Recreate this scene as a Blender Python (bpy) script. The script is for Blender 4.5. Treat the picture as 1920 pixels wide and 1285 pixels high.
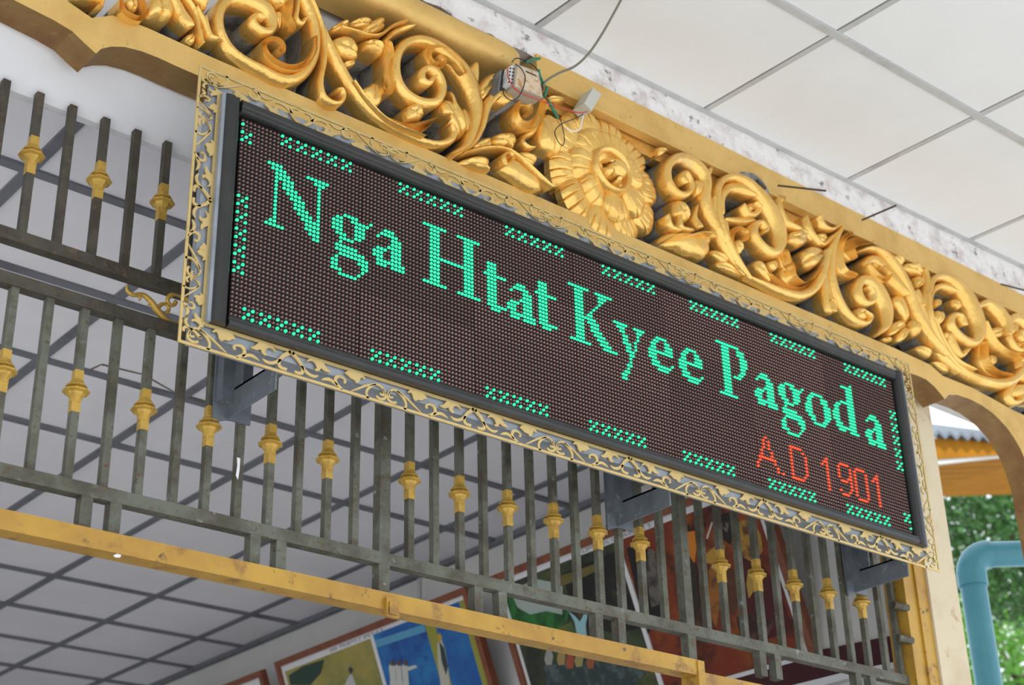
import bpy, bmesh, math, random
import numpy as np
from mathutils import Vector, Matrix
random.seed(7)
for o in list(bpy.data.objects): bpy.data.objects.remove(o)
scn = bpy.context.scene
COL = scn.collection

# ------------------------------------------------------------------ camera
GZ = 3.55                                    # height of the sign's top LED row above the floor
FPX = 2963.94                                # focal length in pixels of the 1920x1285 frame
RC = np.array([[0.76573274, -0.64273509, -0.02334493],
               [0.26891544, 0.35292685, -0.8961736],
               [0.58424127, 0.67995165, 0.44308902]])
CC = np.array([-1.41986468, -2.52548385, -1.95522843 + GZ])
cam_d = bpy.data.cameras.new('camera'); cam = bpy.data.objects.new('camera', cam_d); COL.objects.link(cam)
cam_d.sensor_width = 36.0; cam_d.lens = FPX / 1920 * 36.0
cam_d.clip_start = 0.05; cam_d.clip_end = 300
m = Matrix.Identity(4)
for i in range(3):
    m[i][0] = RC[0][i]; m[i][1] = -RC[1][i]; m[i][2] = -RC[2][i]; m[i][3] = CC[i]
cam.matrix_world = m
cam_d.dof.use_dof = True; cam_d.dof.focus_distance = 3.62; cam_d.dof.aperture_fstop = 5.0
scn.camera = cam

# ------------------------------------------------------------------ world, sun, exposure
w = bpy.data.worlds.new('world'); scn.world = w; w.use_nodes = True
bg = w.node_tree.nodes['Background']; bg.inputs[0].default_value = (0.86, 0.93, 1.0, 1); bg.inputs[1].default_value = 1.75
sd = bpy.data.lights.new('sun', 'SUN'); sd.energy = 5.0; sd.angle = math.radians(0.6); sd.color = (1, 0.97, 0.92)
sun = bpy.data.objects.new('sun', sd); COL.objects.link(sun)
sun.rotation_euler = Vector((0.42, 0.50, -0.76)).to_track_quat('-Z', 'Y').to_euler()
sun.location = (-6, -8, 12)
vs = scn.view_settings
vs.view_transform = 'Standard'; vs.look = 'None'; vs.gamma = 1.0; vs.use_curve_mapping = False
vs.exposure = 0.12

# ------------------------------------------------------------------ pixel -> point on a real plane of the place
def ray(px, py):
    v = np.array([(px - 960) / FPX, (py - 642.5) / FPX, 1.0]); return RC.T @ v
def onY(px, py, Y): r = ray(px, py); return CC + r * (Y - CC[1]) / r[1]
def onX(px, py, X): r = ray(px, py); return CC + r * (X - CC[0]) / r[0]
def onP(px, py, p0, n):
    r = ray(px, py); p0 = np.array(p0); n = np.array(n); return CC + r * ((p0 - CC) @ n) / (r @ n)

# ------------------------------------------------------------------ helpers
class MB:
    """collects vertices and faces, then links them as ONE mesh object"""
    def __init__(s): s.v = []; s.f = []; s.m = []
    def add(s, vs_, fs, mi=0):
        b = len(s.v); s.v += [tuple(map(float, p)) for p in vs_]
        for k, f in enumerate(fs):
            s.f.append(tuple(b + i for i in f)); s.m.append(mi[k] if isinstance(mi, list) else mi)
    def box(s, x0, x1, y0, y1, z0, z1, mi=0):
        x0, x1 = sorted((x0, x1)); y0, y1 = sorted((y0, y1)); z0, z1 = sorted((z0, z1))
        s.add([(x0,y0,z0),(x1,y0,z0),(x1,y1,z0),(x0,y1,z0),(x0,y0,z1),(x1,y0,z1),(x1,y1,z1),(x0,y1,z1)],
              [(0,3,2,1),(4,5,6,7),(0,1,5,4),(1,2,6,5),(2,3,7,6),(3,0,4,7)], mi)
    def prism(s, pts, vec, mi=0, side=None):
        """polygon pts (3d) extruded by vec"""
        n = len(pts); side = mi if side is None else side
        P = [np.array(p, float) for p in pts]; vec = np.array(vec, float)
        s.add(P + [p + vec for p in P], [tuple(range(n)), tuple(range(2*n-1, n-1, -1))] +
              [(i, n+i, n+(i+1) % n, (i+1) % n) for i in range(n)], [mi, side] + [side]*n)
    def tube(s, pts, r, seg=8, mi=0, cap=True):
        P = [Vector(p) for p in pts]; n = len(P)
        rr = r if isinstance(r, (list, tuple)) else [r]*n
        vs_ = []; up = None
        for i, p in enumerate(P):
            t = (P[min(i+1, n-1)] - P[max(i-1, 0)]).normalized()
            if up is None:
                up = Vector((0,0,1)) if abs(t.z) < .9 else Vector((1,0,0))
            a = t.cross(up).normalized(); b = a.cross(t).normalized(); up = b
            for k in range(seg):
                th = 2*math.pi*k/seg
                vs_.append(p + (a*math.cos(th) + b*math.sin(th))*rr[i])
        fs = [(i*seg+k, i*seg+(k+1) % seg, (i+1)*seg+(k+1) % seg, (i+1)*seg+k) for i in range(n-1) for k in range(seg)]
        if cap: fs += [tuple(range(seg-1, -1, -1)), tuple((n-1)*seg+k for k in range(seg))]
        s.add(vs_, fs, mi)
    def build(s, name, mats, parent=None, smooth=None, fix=True):
        me = bpy.data.meshes.new(name); me.from_pydata(s.v, [], s.f)
        for mt in (mats if isinstance(mats, (list, tuple)) else [mats]): me.materials.append(mt)
        me.polygons.foreach_set('material_index', s.m)
        if fix:
            bm = bmesh.new(); bm.from_mesh(me); bmesh.ops.recalc_face_normals(bm, faces=bm.faces); bm.to_mesh(me); bm.free()
        if smooth is not None:
            me.polygons.foreach_set('use_smooth', [True]*len(me.polygons)); me.set_sharp_from_angle(angle=math.radians(smooth))
        me.update()
        return link(name, me, parent)
def link(name, me, parent=None):
    o = bpy.data.objects.new(name, me); COL.objects.link(o)
    if parent is not None: o.parent = parent
    return o
def empty(name, loc=(0,0,0)):
    o = bpy.data.objects.new(name, None); COL.objects.link(o); o.location = loc; o.empty_display_size = .05; return o
def tag(o, label=None, cat=None, group=None, kind=None):
    if label: o['label'] = label
    if cat: o['category'] = cat
    if group: o['group'] = group
    if kind: o['kind'] = kind
    return o
def thing(name, loc, label, cat, group=None): return tag(empty(name, loc), label, cat, group)
def put(o, parent):
    """keep world coordinates although the parent Empty stands at the thing's base"""
    o.parent = parent; o.matrix_parent_inverse = Matrix.Translation(parent.location).inverted(); return o
def crom(pts, k=6):
    """smooth Catmull-Rom through n-d points"""
    P = [np.array(p, float) for p in pts]
    if len(P) < 3: 
        return [P[0]*(1-t/k) + P[-1]*(t/k) for t in range(k+1)]
    Q = [2*P[0]-P[1]] + P + [2*P[-1]-P[-2]]; out = []
    for i in range(1, len(Q)-2):
        a, b, c, d = Q[i-1:i+3]
        for j in range(k):
            t = j/k
            out.append(.5*((2*b)+(-a+c)*t+(2*a-5*b+4*c-d)*t*t+(-a+3*b-3*c+d)*t**3))
    out.append(P[-1]); return out

# ------------------------------------------------------------------ materials
def mat(name, col, rough=.6, metal=0.0, spec=.5, noise=None, bump=None, emit=None, estr=1.0, tr=0, coat=0):
    """noise: list of (colour, scale, low, high, detail) layers laid over the base colour"""
    mt = bpy.data.materials.new(name); mt.use_nodes = True; nt = mt.node_tree; N = nt.nodes; L = nt.links
    b = N['Principled BSDF']; b.inputs['Base Color'].default_value = (*col, 1)
    b.inputs['Roughness'].default_value = rough; b.inputs['Metallic'].default_value = metal
    b.inputs['Specular IOR Level'].default_value = spec
    if coat: b.inputs['Coat Weight'].default_value = coat; b.inputs['Coat Roughness'].default_value = .25
    tc = N.new('ShaderNodeTexCoord'); last = None
    geo = N.new('ShaderNodeNewGeometry')
    if noise:
        for (c2, sc, lo, hi, det) in noise:
            nz = N.new('ShaderNodeTexNoise'); nz.inputs['Scale'].default_value = sc; nz.inputs['Detail'].default_value = det
            nz.inputs['Roughness'].default_value = .65
            L.new(geo.outputs['Position'], nz.inputs['Vector'])
            mr = N.new('ShaderNodeMapRange'); mr.inputs[1].default_value = lo; mr.inputs[2].default_value = hi
            L.new(nz.outputs['Fac'], mr.inputs[0])
            mx = N.new('ShaderNodeMix'); mx.data_type = 'RGBA'
            L.new(mr.outputs[0], mx.inputs[0])
            if last is None: mx.inputs[6].default_value = (*col, 1)
            else: L.new(last, mx.inputs[6])
            mx.inputs[7].default_value = (*c2, 1); last = mx.outputs[2]
        L.new(last, b.inputs['Base Color'])
    if bump:
        nz = N.new('ShaderNodeTexNoise'); nz.inputs['Scale'].default_value = bump[0]; nz.inputs['Detail'].default_value = 5
        L.new(geo.outputs['Position'], nz.inputs['Vector'])
        bp = N.new('ShaderNodeBump'); bp.inputs['Strength'].default_value = bump[1]; bp.inputs['Distance'].default_value = .01
        L.new(nz.outputs['Fac'], bp.inputs['Height']); L.new(bp.outputs[0], b.inputs['Normal'])
    if emit:
        b.inputs['Emission Color'].default_value = (*emit, 1); b.inputs['Emission Strength'].default_value = estr
    if tr:
        b.inputs['Transmission Weight'].default_value = tr
    return mt
M = {}
M['gold'] = mat('gold_paint', (.88, .565, .165), .29, .70, .5, [((.70, .40, .09), 9, .45, .75, 5), ((.46, .32, .18), 5, .60, .80, 5), ((.40, .22, .07), 55, .66, .80, 3)], (70, .22))
M['goldboard'] = mat('gold_board_paint', (.70, .46, .15), .5, .35, .5, [((.55, .33, .09), 7, .45, .75, 6), ((.30, .16, .05), 60, .64, .78, 4)], (50, .15))
M['underside'] = mat('dark_brown_edge', (.25, .145, .05), .6, .1, .4, [((.19, .085, .032), 14, .42, .7, 6), ((.31, .20, .07), 30, .6, .75, 4)], (40, .15))  # darker brown than the board's face, used on its lower edges
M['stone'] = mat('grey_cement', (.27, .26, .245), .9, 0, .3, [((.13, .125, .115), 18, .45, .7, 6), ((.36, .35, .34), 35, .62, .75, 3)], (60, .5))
M['brass'] = mat('brass_sheet', (.64, .47, .20), .36, .6, .5, [((.52, .36, .13), 25, .5, .75, 4)])
M['zinc'] = mat('grey_steel_sheet', (.30, .33, .375), .45, .2, .5, [((.23, .255, .29), 12, .45, .7, 5)])
M['bracket'] = mat('dark_blue_grey_steel', (.15, .17, .195), .5, .15, .5, [((.10, .115, .135), 14, .42, .7, 5), ((.26, .28, .30), 40, .6, .72, 3)])
M['black'] = mat('black_plastic', (.018, .018, .018), .38, 0, .5, [((.035, .034, .032), 8, .5, .8, 4)])
M['panel'] = mat('led_panel_black', (.012, .010, .009), .6)
def diode(name, c):
    mt = mat(name, c, .35, 0, .5); nt = mt.node_tree; oi = nt.nodes.new('ShaderNodeObjectInfo'); mr = nt.nodes.new('ShaderNodeMapRange')
    mr.inputs[3].default_value = .78; mr.inputs[4].default_value = 1.25; nt.links.new(oi.outputs['Random'], mr.inputs[0])   # batches of modules differ a little
    vm = nt.nodes.new('ShaderNodeVectorMath'); vm.operation = 'SCALE'; vm.inputs[0].default_value = c; nt.links.new(mr.outputs[0], vm.inputs['Scale'])
    nt.links.new(vm.outputs[0], nt.nodes['Principled BSDF'].inputs['Base Color']); return mt
M['diode'] = diode('unlit_diode', (.24, .175, .15)); M['diode2'] = diode('unlit_diode_red_chip', (.40, .085, .065))
M['green'] = mat('lit_green_led', (.02, .2, .1), .5, 0, .3, emit=(.035, .95, .47), estr=1.0)
M['red'] = mat('lit_red_led', (.3, .02, .01), .5, 0, .3, emit=(1.0, .105, .035), estr=1.0)
M['iron'] = mat('worn_grey_green_iron', (.125, .13, .10), .55, .1, .4, [((.065, .058, .040), 9, .42, .62, 6), ((.095, .055, .03), 60, .54, .66, 6), ((.22, .25, .225), 30, .63, .74, 3)], (90, .25))
M['iron_dark'] = mat('backlit_dark_rusty_iron', (.075, .068, .052), .6, .1, .4, [((.05, .038, .026), 12, .42, .62, 6), ((.115, .075, .045), 50, .56, .68, 6)], (90, .25))  # rusty iron with the upper bars' backlit darkness put into the colour
M['collar'] = mat('yellow_gold_paint', (.50, .31, .055), .42, .2, .5, [((.34, .19, .03), 30, .48, .70, 4)])
M['beam'] = mat('yellow_gold_beam_paint', (.47, .27, .035), .42, .1, .5, [((.37, .195, .028), 6, .42, .66, 6), ((.24, .115, .03), 14, .56, .68, 6), ((.10, .05, .025), 30, .61, .69, 6)], (40, .15))
M['lilac'] = mat('white_wall_paint', (.66, .655, .675), .85, 0, .3, [((.60, .59, .61), 3, .45, .75, 5), ((.25, .23, .22), 28, .735, .77, 2)])
M['plaster'] = mat('flaking_white_plaster', (.76, .74, .74), .9, 0, .3, [((.56, .50, .49), 14, .47, .66, 6), ((.20, .18, .18), 22, .60, .69, 6)], (30, .6))
M['tile'] = mat('white_ceiling_tile', (.78, .79, .80), .9, 0, .2, [((.745, .75, .76), 2.2, .4, .7, 5)], (70, .06))
M['tbar'] = mat('grey_ceiling_bar', (.50, .50, .50), .6, 0, .4, [((.40, .40, .40), 10, .5, .7, 4)])
M['tbar2'] = mat('dark_grey_ceiling_bar', (.175, .18, .205), .65, 0, .3, [((.13, .13, .15), 6, .5, .7, 4)])
M['tile2'] = mat('room_ceiling_tile', (.82, .805, .85), .9, 0, .2, [((.77, .755, .795), 2.5, .4, .7, 5)])
M['wallin'] = mat('room_wall_paint', (.66, .65, .635), .85, 0, .2, [((.58, .57, .55), 3, .45, .75, 5)])
M['floor'] = mat('pale_floor_tile', (.57, .57, .57), .5, 0, .4, [((.50, .50, .50), 2, .4, .7, 4)])
M['ground'] = mat('pale_concrete_yard', (.50, .50, .49), .9, 0, .2, [((.42, .42, .41), 1.2, .4, .7, 5)])
M['frame'] = mat('reddish_brown_wood', (.22, .065, .028), .45, 0, .5, [((.15, .04, .018), 20, .45, .7, 5)])
M['white'] = mat('white_card', (.72, .72, .74), .8)
M['cream'] = mat('cream_column_paint', (.64, .545, .39), .8, 0, .3, [((.54, .43, .28), 5, .46, .72, 6), ((.42, .27, .13), 14, .60, .74, 5)])
M['pvc'] = mat('blue_green_pvc', (.055, .235, .31), .38, 0, .5, [((.07, .28, .35), 5, .45, .7, 4), ((.16, .30, .33), 30, .68, .78, 3)])
# ================================================================== THE SETTING
def struct(o, label): return tag(o, label, None, None, 'structure')
Z = lambda z: z + GZ
# ground and floors
b = MB(); b.box(-45, 45, -45, 45, -.2, 0.0); struct(b.build('ground', M['ground']), 'pale concrete yard around the hall')
b = MB(); b.box(-7, 5.5, -4.6, 6.2, 0.0, .05); struct(b.build('floor', M['floor']), 'pale tiled floor of porch and hall')

# porch ceiling: a slightly sloping board of white tiles on grey bars
a_, b_ = .0176, .035
ex = Vector((1, 0, a_)).normalized(); ey = Vector((0, 1, b_)); ey = (ey - ex*ey.dot(ex)).normalized(); ez = ex.cross(ey)
cm = Matrix.Identity(4)
for i in range(3): cm[i][0], cm[i][1], cm[i][2] = ex[i], ey[i], ez[i]
cm.translation = Vector((.93, .08, Z(.738)))
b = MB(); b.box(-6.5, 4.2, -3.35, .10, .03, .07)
ceil = struct(b.build('ceiling', M['stone']), 'white tiled porch ceiling sloping above the sign'); ceil.matrix_world = cm  # dark slab colour stands in for the shadow in the tile gaps
TX, TY = .667, .505
b = MB(); g = .013; b.box(g, TX-g, g, TY-g, 0, .02); t0 = b.build('ceiling_tile', M['tile'], ceil)
tile_me = t0.data
first = True
for i in range(-5, 5):
    for j in range(1, 7):
        o = t0 if first else link('ceiling_tile', tile_me, ceil); first = False
        o.location = (i*TX, -j*TY, random.uniform(-.0015, .0015)); o.rotation_euler = (random.uniform(-.002, .002), random.uniform(-.002, .002), 0)
b = MB(); b.box(-6.4, 4.15, -.012, .012, -.006, .004); b.box(-6.4, 4.15, -.002, .002, .004, .03)
bar0 = b.build('ceiling_bar', M['tbar'], ceil)
for j in range(1, 7):
    o = link('ceiling_bar', bar0.data, ceil); o.location = (0, -j*TY, 0)
b = MB(); b.box(-.006, .014, -3.3, 0, .000, .006); b.box(.002, .006, -3.3, 0, .006, .03); first = None
for i in range(-8, 6):
    if first is None: first = b.build('ceiling_bar', M['tbar'], ceil); o = first
    else: o = link('ceiling_bar', first.data, ceil)
    o.location = (i*TX, 0, 0)

# hall ceiling
ZC = .18; TS = .485; X0 = -.17; Y0 = .25
b = MB(); b.box(-4.0, 2.62, .262, 6.1, Z(ZC)+.022, Z(ZC)+.05)
ceil2 = struct(b.build('ceiling_room', M['tile2']), 'flat tiled ceiling of the hall behind the grille')
b = MB(); g = .011; b.box(g, TS-g, g, TS-g, 0, .016); t0 = b.build('ceiling_tile', M['tile2'], ceil2); first = True
for i in range(-5, 6):
    for j in range(0, 12):
        o = t0 if first else link('ceiling_tile', t0.data, ceil2); first = False
        o.location = (X0+i*TS, Y0+j*TS, Z(ZC)+random.uniform(0, .003)); o.rotation_euler = (random.uniform(-.003, .003), random.uniform(-.003, .003), 0)
b = MB(); b.box(-4.0, 2.53, -.015, .015, -.008, .012); f0 = None
for j in range(1, 13):
    o = f0 = b.build('ceiling_bar', M['tbar2'], ceil2) if f0 is None else f0
    if j > 1: o = link('ceiling_bar', f0.data, ceil2)
    o.location = (0, Y0+j*TS, Z(ZC))
b = MB(); b.box(-.015, .015, .262, 6.0, -.006, .012); f1 = None
for i in range(-6, 6):
    if f1 is None: f1 = b.build('ceiling_bar', M['tbar2'], ceil2); o = f1
    else: o = link('ceiling_bar', f1.data, ceil2)
    o.location = (X0+i*TS, 0, Z(ZC))
def onz(px, py, z): r = ray(px, py); return CC + r*(z-CC[2])/r[2]
b = MB(); ck = [onz(x, y, Z(ZC)-.0015) for x, y in [(18, 656), (72, 670), (121, 684), (167, 695), (190, 684), (268, 703), (331, 739), (444, 770)]]
for i in range(len(ck)-1):
    d_ = ck[i+1]-ck[i]; n_ = np.array([-d_[1], d_[0], 0]); n_ = n_/np.linalg.norm(n_)*(.0035 if i % 2 else .0055)
    b.prism([ck[i]-n_, ck[i+1]-n_*.6, ck[i+1]+n_*.6, ck[i]+n_], (0, 0, .0012))
b.build('crack', mat('brown_crack', (.17, .12, .08), .9), ceil2)
b = MB(); b.box(2.50, 2.53, .3, 6.0, Z(ZC)-.02, Z(ZC)+.004); o = b.build('ceiling_bar', M['tbar2'], ceil2)
b = MB(); b.box(-4.2, 2.75, .27, 6.3, Z(.92), Z(1.0)); struct(b.build('roof', M['stone']), 'unseen flat slab added over the hall to block the sun')  # unseen slab, added to keep the sun out of the hall

# walls
b = MB(); pr_ = [(-4.0, .167, Z(.140)), (-4.0, .254, Z(.039)), (-4.0, .275, Z(.039)), (-4.0, .275, Z(.80)), (-4.0, .19, Z(.80)), (-4.0, .19, Z(.145))]; b.prism(pr_, (6.69, 0, 0)); b.box(2.69, 5.0, .19, .275, Z(.185), Z(.80)); struct(b.build('wall_lintel', M['lilac']), 'white painted lintel wall behind the gold carving')
b = MB(); b.box(2.53, 2.68, .30, 6.1, .05, Z(.25)); struct(b.build('wall_right', M['wallin']), 'white side wall of the hall hung with paintings')
b = MB(); b.box(-4.1, -3.95, 3.0, 6.1, .05, Z(.25)); struct(b.build('wall_left_added', M['wallin']), 'unseen left wall added to darken the deep end of the hall')  # unseen, added to cut light deep inside; left open near the front
b = MB(); b.box(-4.0, 2.68, 6.0, 6.15, .05, Z(.25)); struct(b.build('wall_back', M['wallin']), 'far end wall of the hall')
b = MB(); b.box(2.552, 2.70, .185, .42, .05, Z(.16)); struct(b.build('wall_pillar', M['cream']), 'cream painted pillar at the right end of the grille')
# a thin upright seam strip on the side wall
p = onX(788, 1095, 2.53); b = MB(); b.box(2.522, 2.53, p[1]-.012, p[1]+.012, p[2]-.6, Z(ZC)); struct(b.build('trim_1', M['tbar']), 'thin grey upright strip on the side wall')
# rough plaster strip between carving and porch ceiling
b = MB(); nx, nz = 150, 6; vs_ = []
for i in range(nx+1):
    x = -1.6 + 6.6*i/nx; zt = .738 + a_*(x-.94) + .012; zb = .648 + .006*math.sin(x*5)
    for k in range(nz+1):
        t = k/nz; vs_.append((x, .083 + random.uniform(-.005, .005)*(1-t), Z(zb + (zt-zb)*t + (random.uniform(-.004, .004) if k == 0 else 0))))
b.add(vs_, [(i*(nz+1)+k, (i+1)*(nz+1)+k, (i+1)*(nz+1)+k+1, i*(nz+1)+k+1) for i in range(nx) for k in range(nz)])
b.box(-1.6, 5.0, .09, .19, Z(.66), Z(.80))
struct(b.build('trim_plaster', M['plaster'], smooth=40, fix=False), 'flaking white plaster strip between gold carving and ceiling')

# ================================================================== IRON GRILLE
YG = .24
gr = thing('iron_grille', (1.0, YG, Z(-.945)), 'grey-green rusty iron grille with gold collars behind the sign', 'grille')
bars = [(-.587, 0), (-.511, 1), (-.435, 0), (-.359, 1), (-.283, 0), (-.205, 1), (-.129, 0), (-.053, 1), (.026, 0), (.100, 1), (.176, 0), (.253, 1), (.327, 0), (.403, 1), (.477, 0),
        (.631, 1), (.703, 0), (.779, 1), (.851, 0), (.928, 1), (1.001, 0), (1.077, 1), (1.149, 0), (1.226, 1), (1.300, 0), (1.377, 1), (1.452, 0),
        (1.609, 0), (1.682, 1), (1.755, 0), (1.828, 1), (1.905, 0), (1.982, 1), (2.058, 0), (2.131, 1), (2.205, 0), (2.281, 1), (2.362, 0), (2.430, 0)]
H = .0084
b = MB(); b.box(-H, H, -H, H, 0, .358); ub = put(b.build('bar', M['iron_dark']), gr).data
b = MB(); b.box(-H, H, -H, H, 0, .402); lb_o = b.build('bar', M['iron']); lb = lb_o.data
def collar_mesh():
    b = MB(); b.box(-.0092, .0092, -.0092, .0092, -.052, .040)
    prof = [(.021, .0090), (.018, .0130), (.012, .0150), (.008, .0205), (.004, .0215), (.002, .0155), (-.001, .0195), (-.004, .0272), (-.008, .0272), (-.010, .0195), (-.015, .0180), (-.020, .0125), (-.030, .0120), (-.032, .0090)]
    n = 8; vs_ = []
    for z, r in prof:
        for k in range(n):
            th = 2*math.pi*(k+.5)/n; c, s_ = math.cos(th), math.sin(th)
            q = max(abs(c), abs(s_)); r2 = r*(.45/q+.55)*.98
            vs_.append((c*r2, s_*r2, z))
    b.add(vs_, [(i*n+k, i*n+(k+1) % n, (i+1)*n+(k+1) % n, (i+1)*n+k) for i in range(len(prof)-1) for k in range(n)])
    return b.build('collar', M['collar'], smooth=30)
co = collar_mesh(); cme = co.data
bpy.data.objects.remove(co); bpy.data.objects.remove(lb_o)
fu = [o for o in gr.children][0]
for n_, (x, c) in enumerate(bars):
    if n_ == 0: o = fu
    else: o = put(link('bar', ub), gr)
    o.location = (x, YG, Z(-.312))
    o = put(link('bar', lb), gr); o.location = (x, YG, Z(-.815))
    if c:
        for z in (-.106, -.606):
            o = put(link('collar', cme), gr); o.location = (x, YG, Z(z + random.uniform(-.002, .002))); o.rotation_euler[2] = random.uniform(-.08, .08)
for z0, z1 in ((-.328, -.301), (-.427, -.400), (-.831, -.803)):
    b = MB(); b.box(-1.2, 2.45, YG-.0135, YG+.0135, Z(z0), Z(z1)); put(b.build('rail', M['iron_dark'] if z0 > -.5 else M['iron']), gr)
for x in (.554, 1.533):
    b = MB(); b.box(x-.0145, x+.0145, YG-.0125, YG+.0145, Z(-.898), Z(.04)); put(b.build('post', M['iron']), gr)
for x in (-.545, -.482, -.163, -.101, .221, .285, .824, .897, 1.206, 1.283, 1.806, 1.867, 2.21, 2.275):
    b = MB(); b.box(x-.0125, x+.0125, YG-.0125, YG+.0125, Z(-.898), Z(-.825)); put(b.build('short_post', M['iron']), gr)
for z in (-.60, -.70):
    b = MB(); b.tube([(2.40, .215, Z(z)), (2.455, .205, Z(z-.003))], .012, 10); put(b.build('hinge', M['iron'], smooth=40), gr)
# gold curl between the two upper rails
def pxs(crop, pts): x0, y0, s = crop; return [(x0+p[0]/s, y0+p[1]/s) for p in pts]
C5 = (0, 430, 2.989)
def curl(pts, rad):
    w_ = crom([(*onY(x, y, YG-.005), r) for (x, y), r in zip(pxs(C5, pts), rad)], 6)
    b.tube([p[:3] for p in w_], [p[3]*.66 for p in w_], 8)
b = MB()
curl([(710, 315), (713, 345), (745, 368), (800, 368), (845, 405), (880, 455), (920, 500), (970, 530), (1030, 520), (1060, 480)], [.003, .006, .0075, .008, .010, .012, .011, .009, .009, .008])
curl([(880, 450), (900, 425), (930, 420), (947, 445), (935, 467)], [.008, .007, .006, .006, .008])
curl([(1060, 400), (1020, 372), (975, 362), (942, 385), (942, 412), (965, 428), (985, 413), (975, 405)], [.010, .010, .009, .008, .007, .006, .007, .008])
curl([(770, 365), (785, 385), (778, 402)], [.007, .005, .002]); curl([(815, 375), (838, 405), (828, 428)], [.007, .006, .002])
put(b.build('curl_ornament', M['collar'], smooth=60), gr)

b = MB(); q_ = [onY(x, y, YG-.0086) for x, y in ((444, 858), (450, 860), (449, 880), (446, 900), (442, 892), (445, 872))]; b.prism(q_, (0, -.0008, 0)); put(b.build('paint_splash', M['white']), gr)
# yellow beam, door leaf and jamb
db = thing('door_header', (.2, .245, Z(-.945)), 'long yellow painted steel beam under the grille', 'beam')
b = MB(); b.box(-1.2, 1.545, .216, .262, Z(-.938), Z(-.898)); put(b.build('beam', M['beam']), db)
b = MB(); b.box(.546, .580, .206, .216, Z(-.956), Z(-.912)); b.box(.552, .574, .202, .206, Z(-.95), Z(-.922)); put(b.build('latch_plate', M['beam']), db)
b = MB(); b.prism([onY(x, y, .2158) for x, y in ((212, 1042), (219, 1039), (227, 1041), (225, 1046), (216, 1046))], (0, -.001, 0)); put(b.build('paint_splash', M['white']), db)
b = MB(); b.box(1.532, 1.556, .212, .275, Z(-.99), Z(-.90)); put(b.build('end_block', M['beam']), db)
dl = thing('door_leaf', (2.0, .245, .05), 'yellow door leaf with recessed panel at lower right', 'door')
b = MB(); b.box(1.562, 2.43, .224, .262, Z(-1.00), Z(-.925)); b.box(1.562, 1.63, .224, .262, .06, Z(-1.0)); b.box(2.36, 2.43, .224, .262, .06, Z(-1.0)); put(b.build('door_frame', M['beam']), dl)
b = MB(); b.box(1.63, 2.36, .238, .250, .06, Z(-1.0)); put(b.build('door_panel', M['beam']), dl)
jb = thing('gate_jamb', (2.49, .22, .05), 'yellow painted upright jamb between grille and cream pillar', 'post')
b = MB(); b.box(2.447, 2.50, .20, .275, .05, Z(.039)); put(b.build('jamb_edge', M['beam']), jb)
b = MB(); b.box(2.50, 2.551, .193, .275, .05, Z(.039)); put(b.build('jamb_face', M['beam']), jb)
# ================================================================== CARVED FRIEZE
YF = .08; DEEP = .085
fz = thing('carved_frieze', (1.2, .12, Z(.08)), 'gold painted openwork carving of scrolls and a rosette above the sign', 'carving')
def P3(x, y, dy=0.0): return onY(x, y, YF + dy)
PROF = {'bead': [(-1, DEEP), (-1, .032), (-1, .002), (-.78, -.011), (-.35, -.018), (0, -.020), (.35, -.018), (.78, -.011), (1, .002), (1, .032), (1, DEEP)],
        'rim':  [(-1, DEEP), (-1, .032), (-1, -.010), (-.80, -.019), (-.52, -.007), (0, .001), (.52, -.007), (.80, -.019), (1, -.010), (1, .032), (1, DEEP)],
        'cup':  [(-1, DEEP), (-1, .032), (-1, -.020), (-.84, -.026), (-.55, .004), (0, .016), (.55, .006), (.82, -.010), (1, -.006), (1, .032), (1, DEEP)]}
def scroll(crop, pts, wid, prof='bead', lift=0.0, name='scroll', k=7, endlift=.010):
    """a carved band swept along a centre line, rounded front in gold, cement sides behind"""
    x0, y0, s = crop
    if len(wid) < len(pts): wid = list(wid) + [wid[-1]]*(len(pts)-len(wid))
    C = crom([(x0+p[0]/s, y0+p[1]/s, w_/s) for p, w_ in zip(pts, wid)], k)
    n = len(C); pr = PROF[prof]; rows = []
    tg = [(C[min(i+1, n-1)] - C[max(i-1, 0)])[:2] for i in range(n)]
    tg = [t/(np.linalg.norm(t)+1e-9) for t in tg]
    seq = []
    w0, wn = C[0][2], C[-1][2]
    for a in (1.0, .75, .4): seq.append((C[0][:2]-tg[0]*w0*.5*a*.9, tg[0], w0*math.sqrt(max(0.02, 1-a*a)), 0))
    for i in range(n): seq.append((C[i][:2], tg[i], C[i][2], i/(n-1)))
    for a in (.4, .75, 1.0): seq.append((C[-1][:2]+tg[-1]*wn*.5*a*.9, tg[-1], wn*math.sqrt(max(0.02, 1-a*a)), 1))
    b = MB(); vs_ = []
    for c, t, w_, u in seq:
        nrm = np.array([-t[1], t[0]])
        l = lift + endlift*max(0, (u-.6)/.4)
        for (q, dy) in pr:
            p = c + nrm*q*w_*.5
            yy = dy if dy >= DEEP else (dy - l)
            vs_.append(P3(p[0], p[1]) + np.array([0, yy, 0]))
    m_ = len(pr); N_ = len(seq); fs = []; mi = []
    for i in range(N_-1):
        for k_ in range(m_-1):
            fs.append((i*m_+k_, i*m_+k_+1, (i+1)*m_+k_+1, (i+1)*m_+k_)); mi.append(1 if k_ in (0, m_-2) else 0)
    fs.append(tuple(range(m_))); mi.append(0); fs.append(tuple((N_-1)*m_+k_ for k_ in range(m_))); mi.append(0)
    b.add(vs_, fs, mi)
    return put(b.build(name, [M['gold'], M['stone']], smooth=55), fz)
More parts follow.
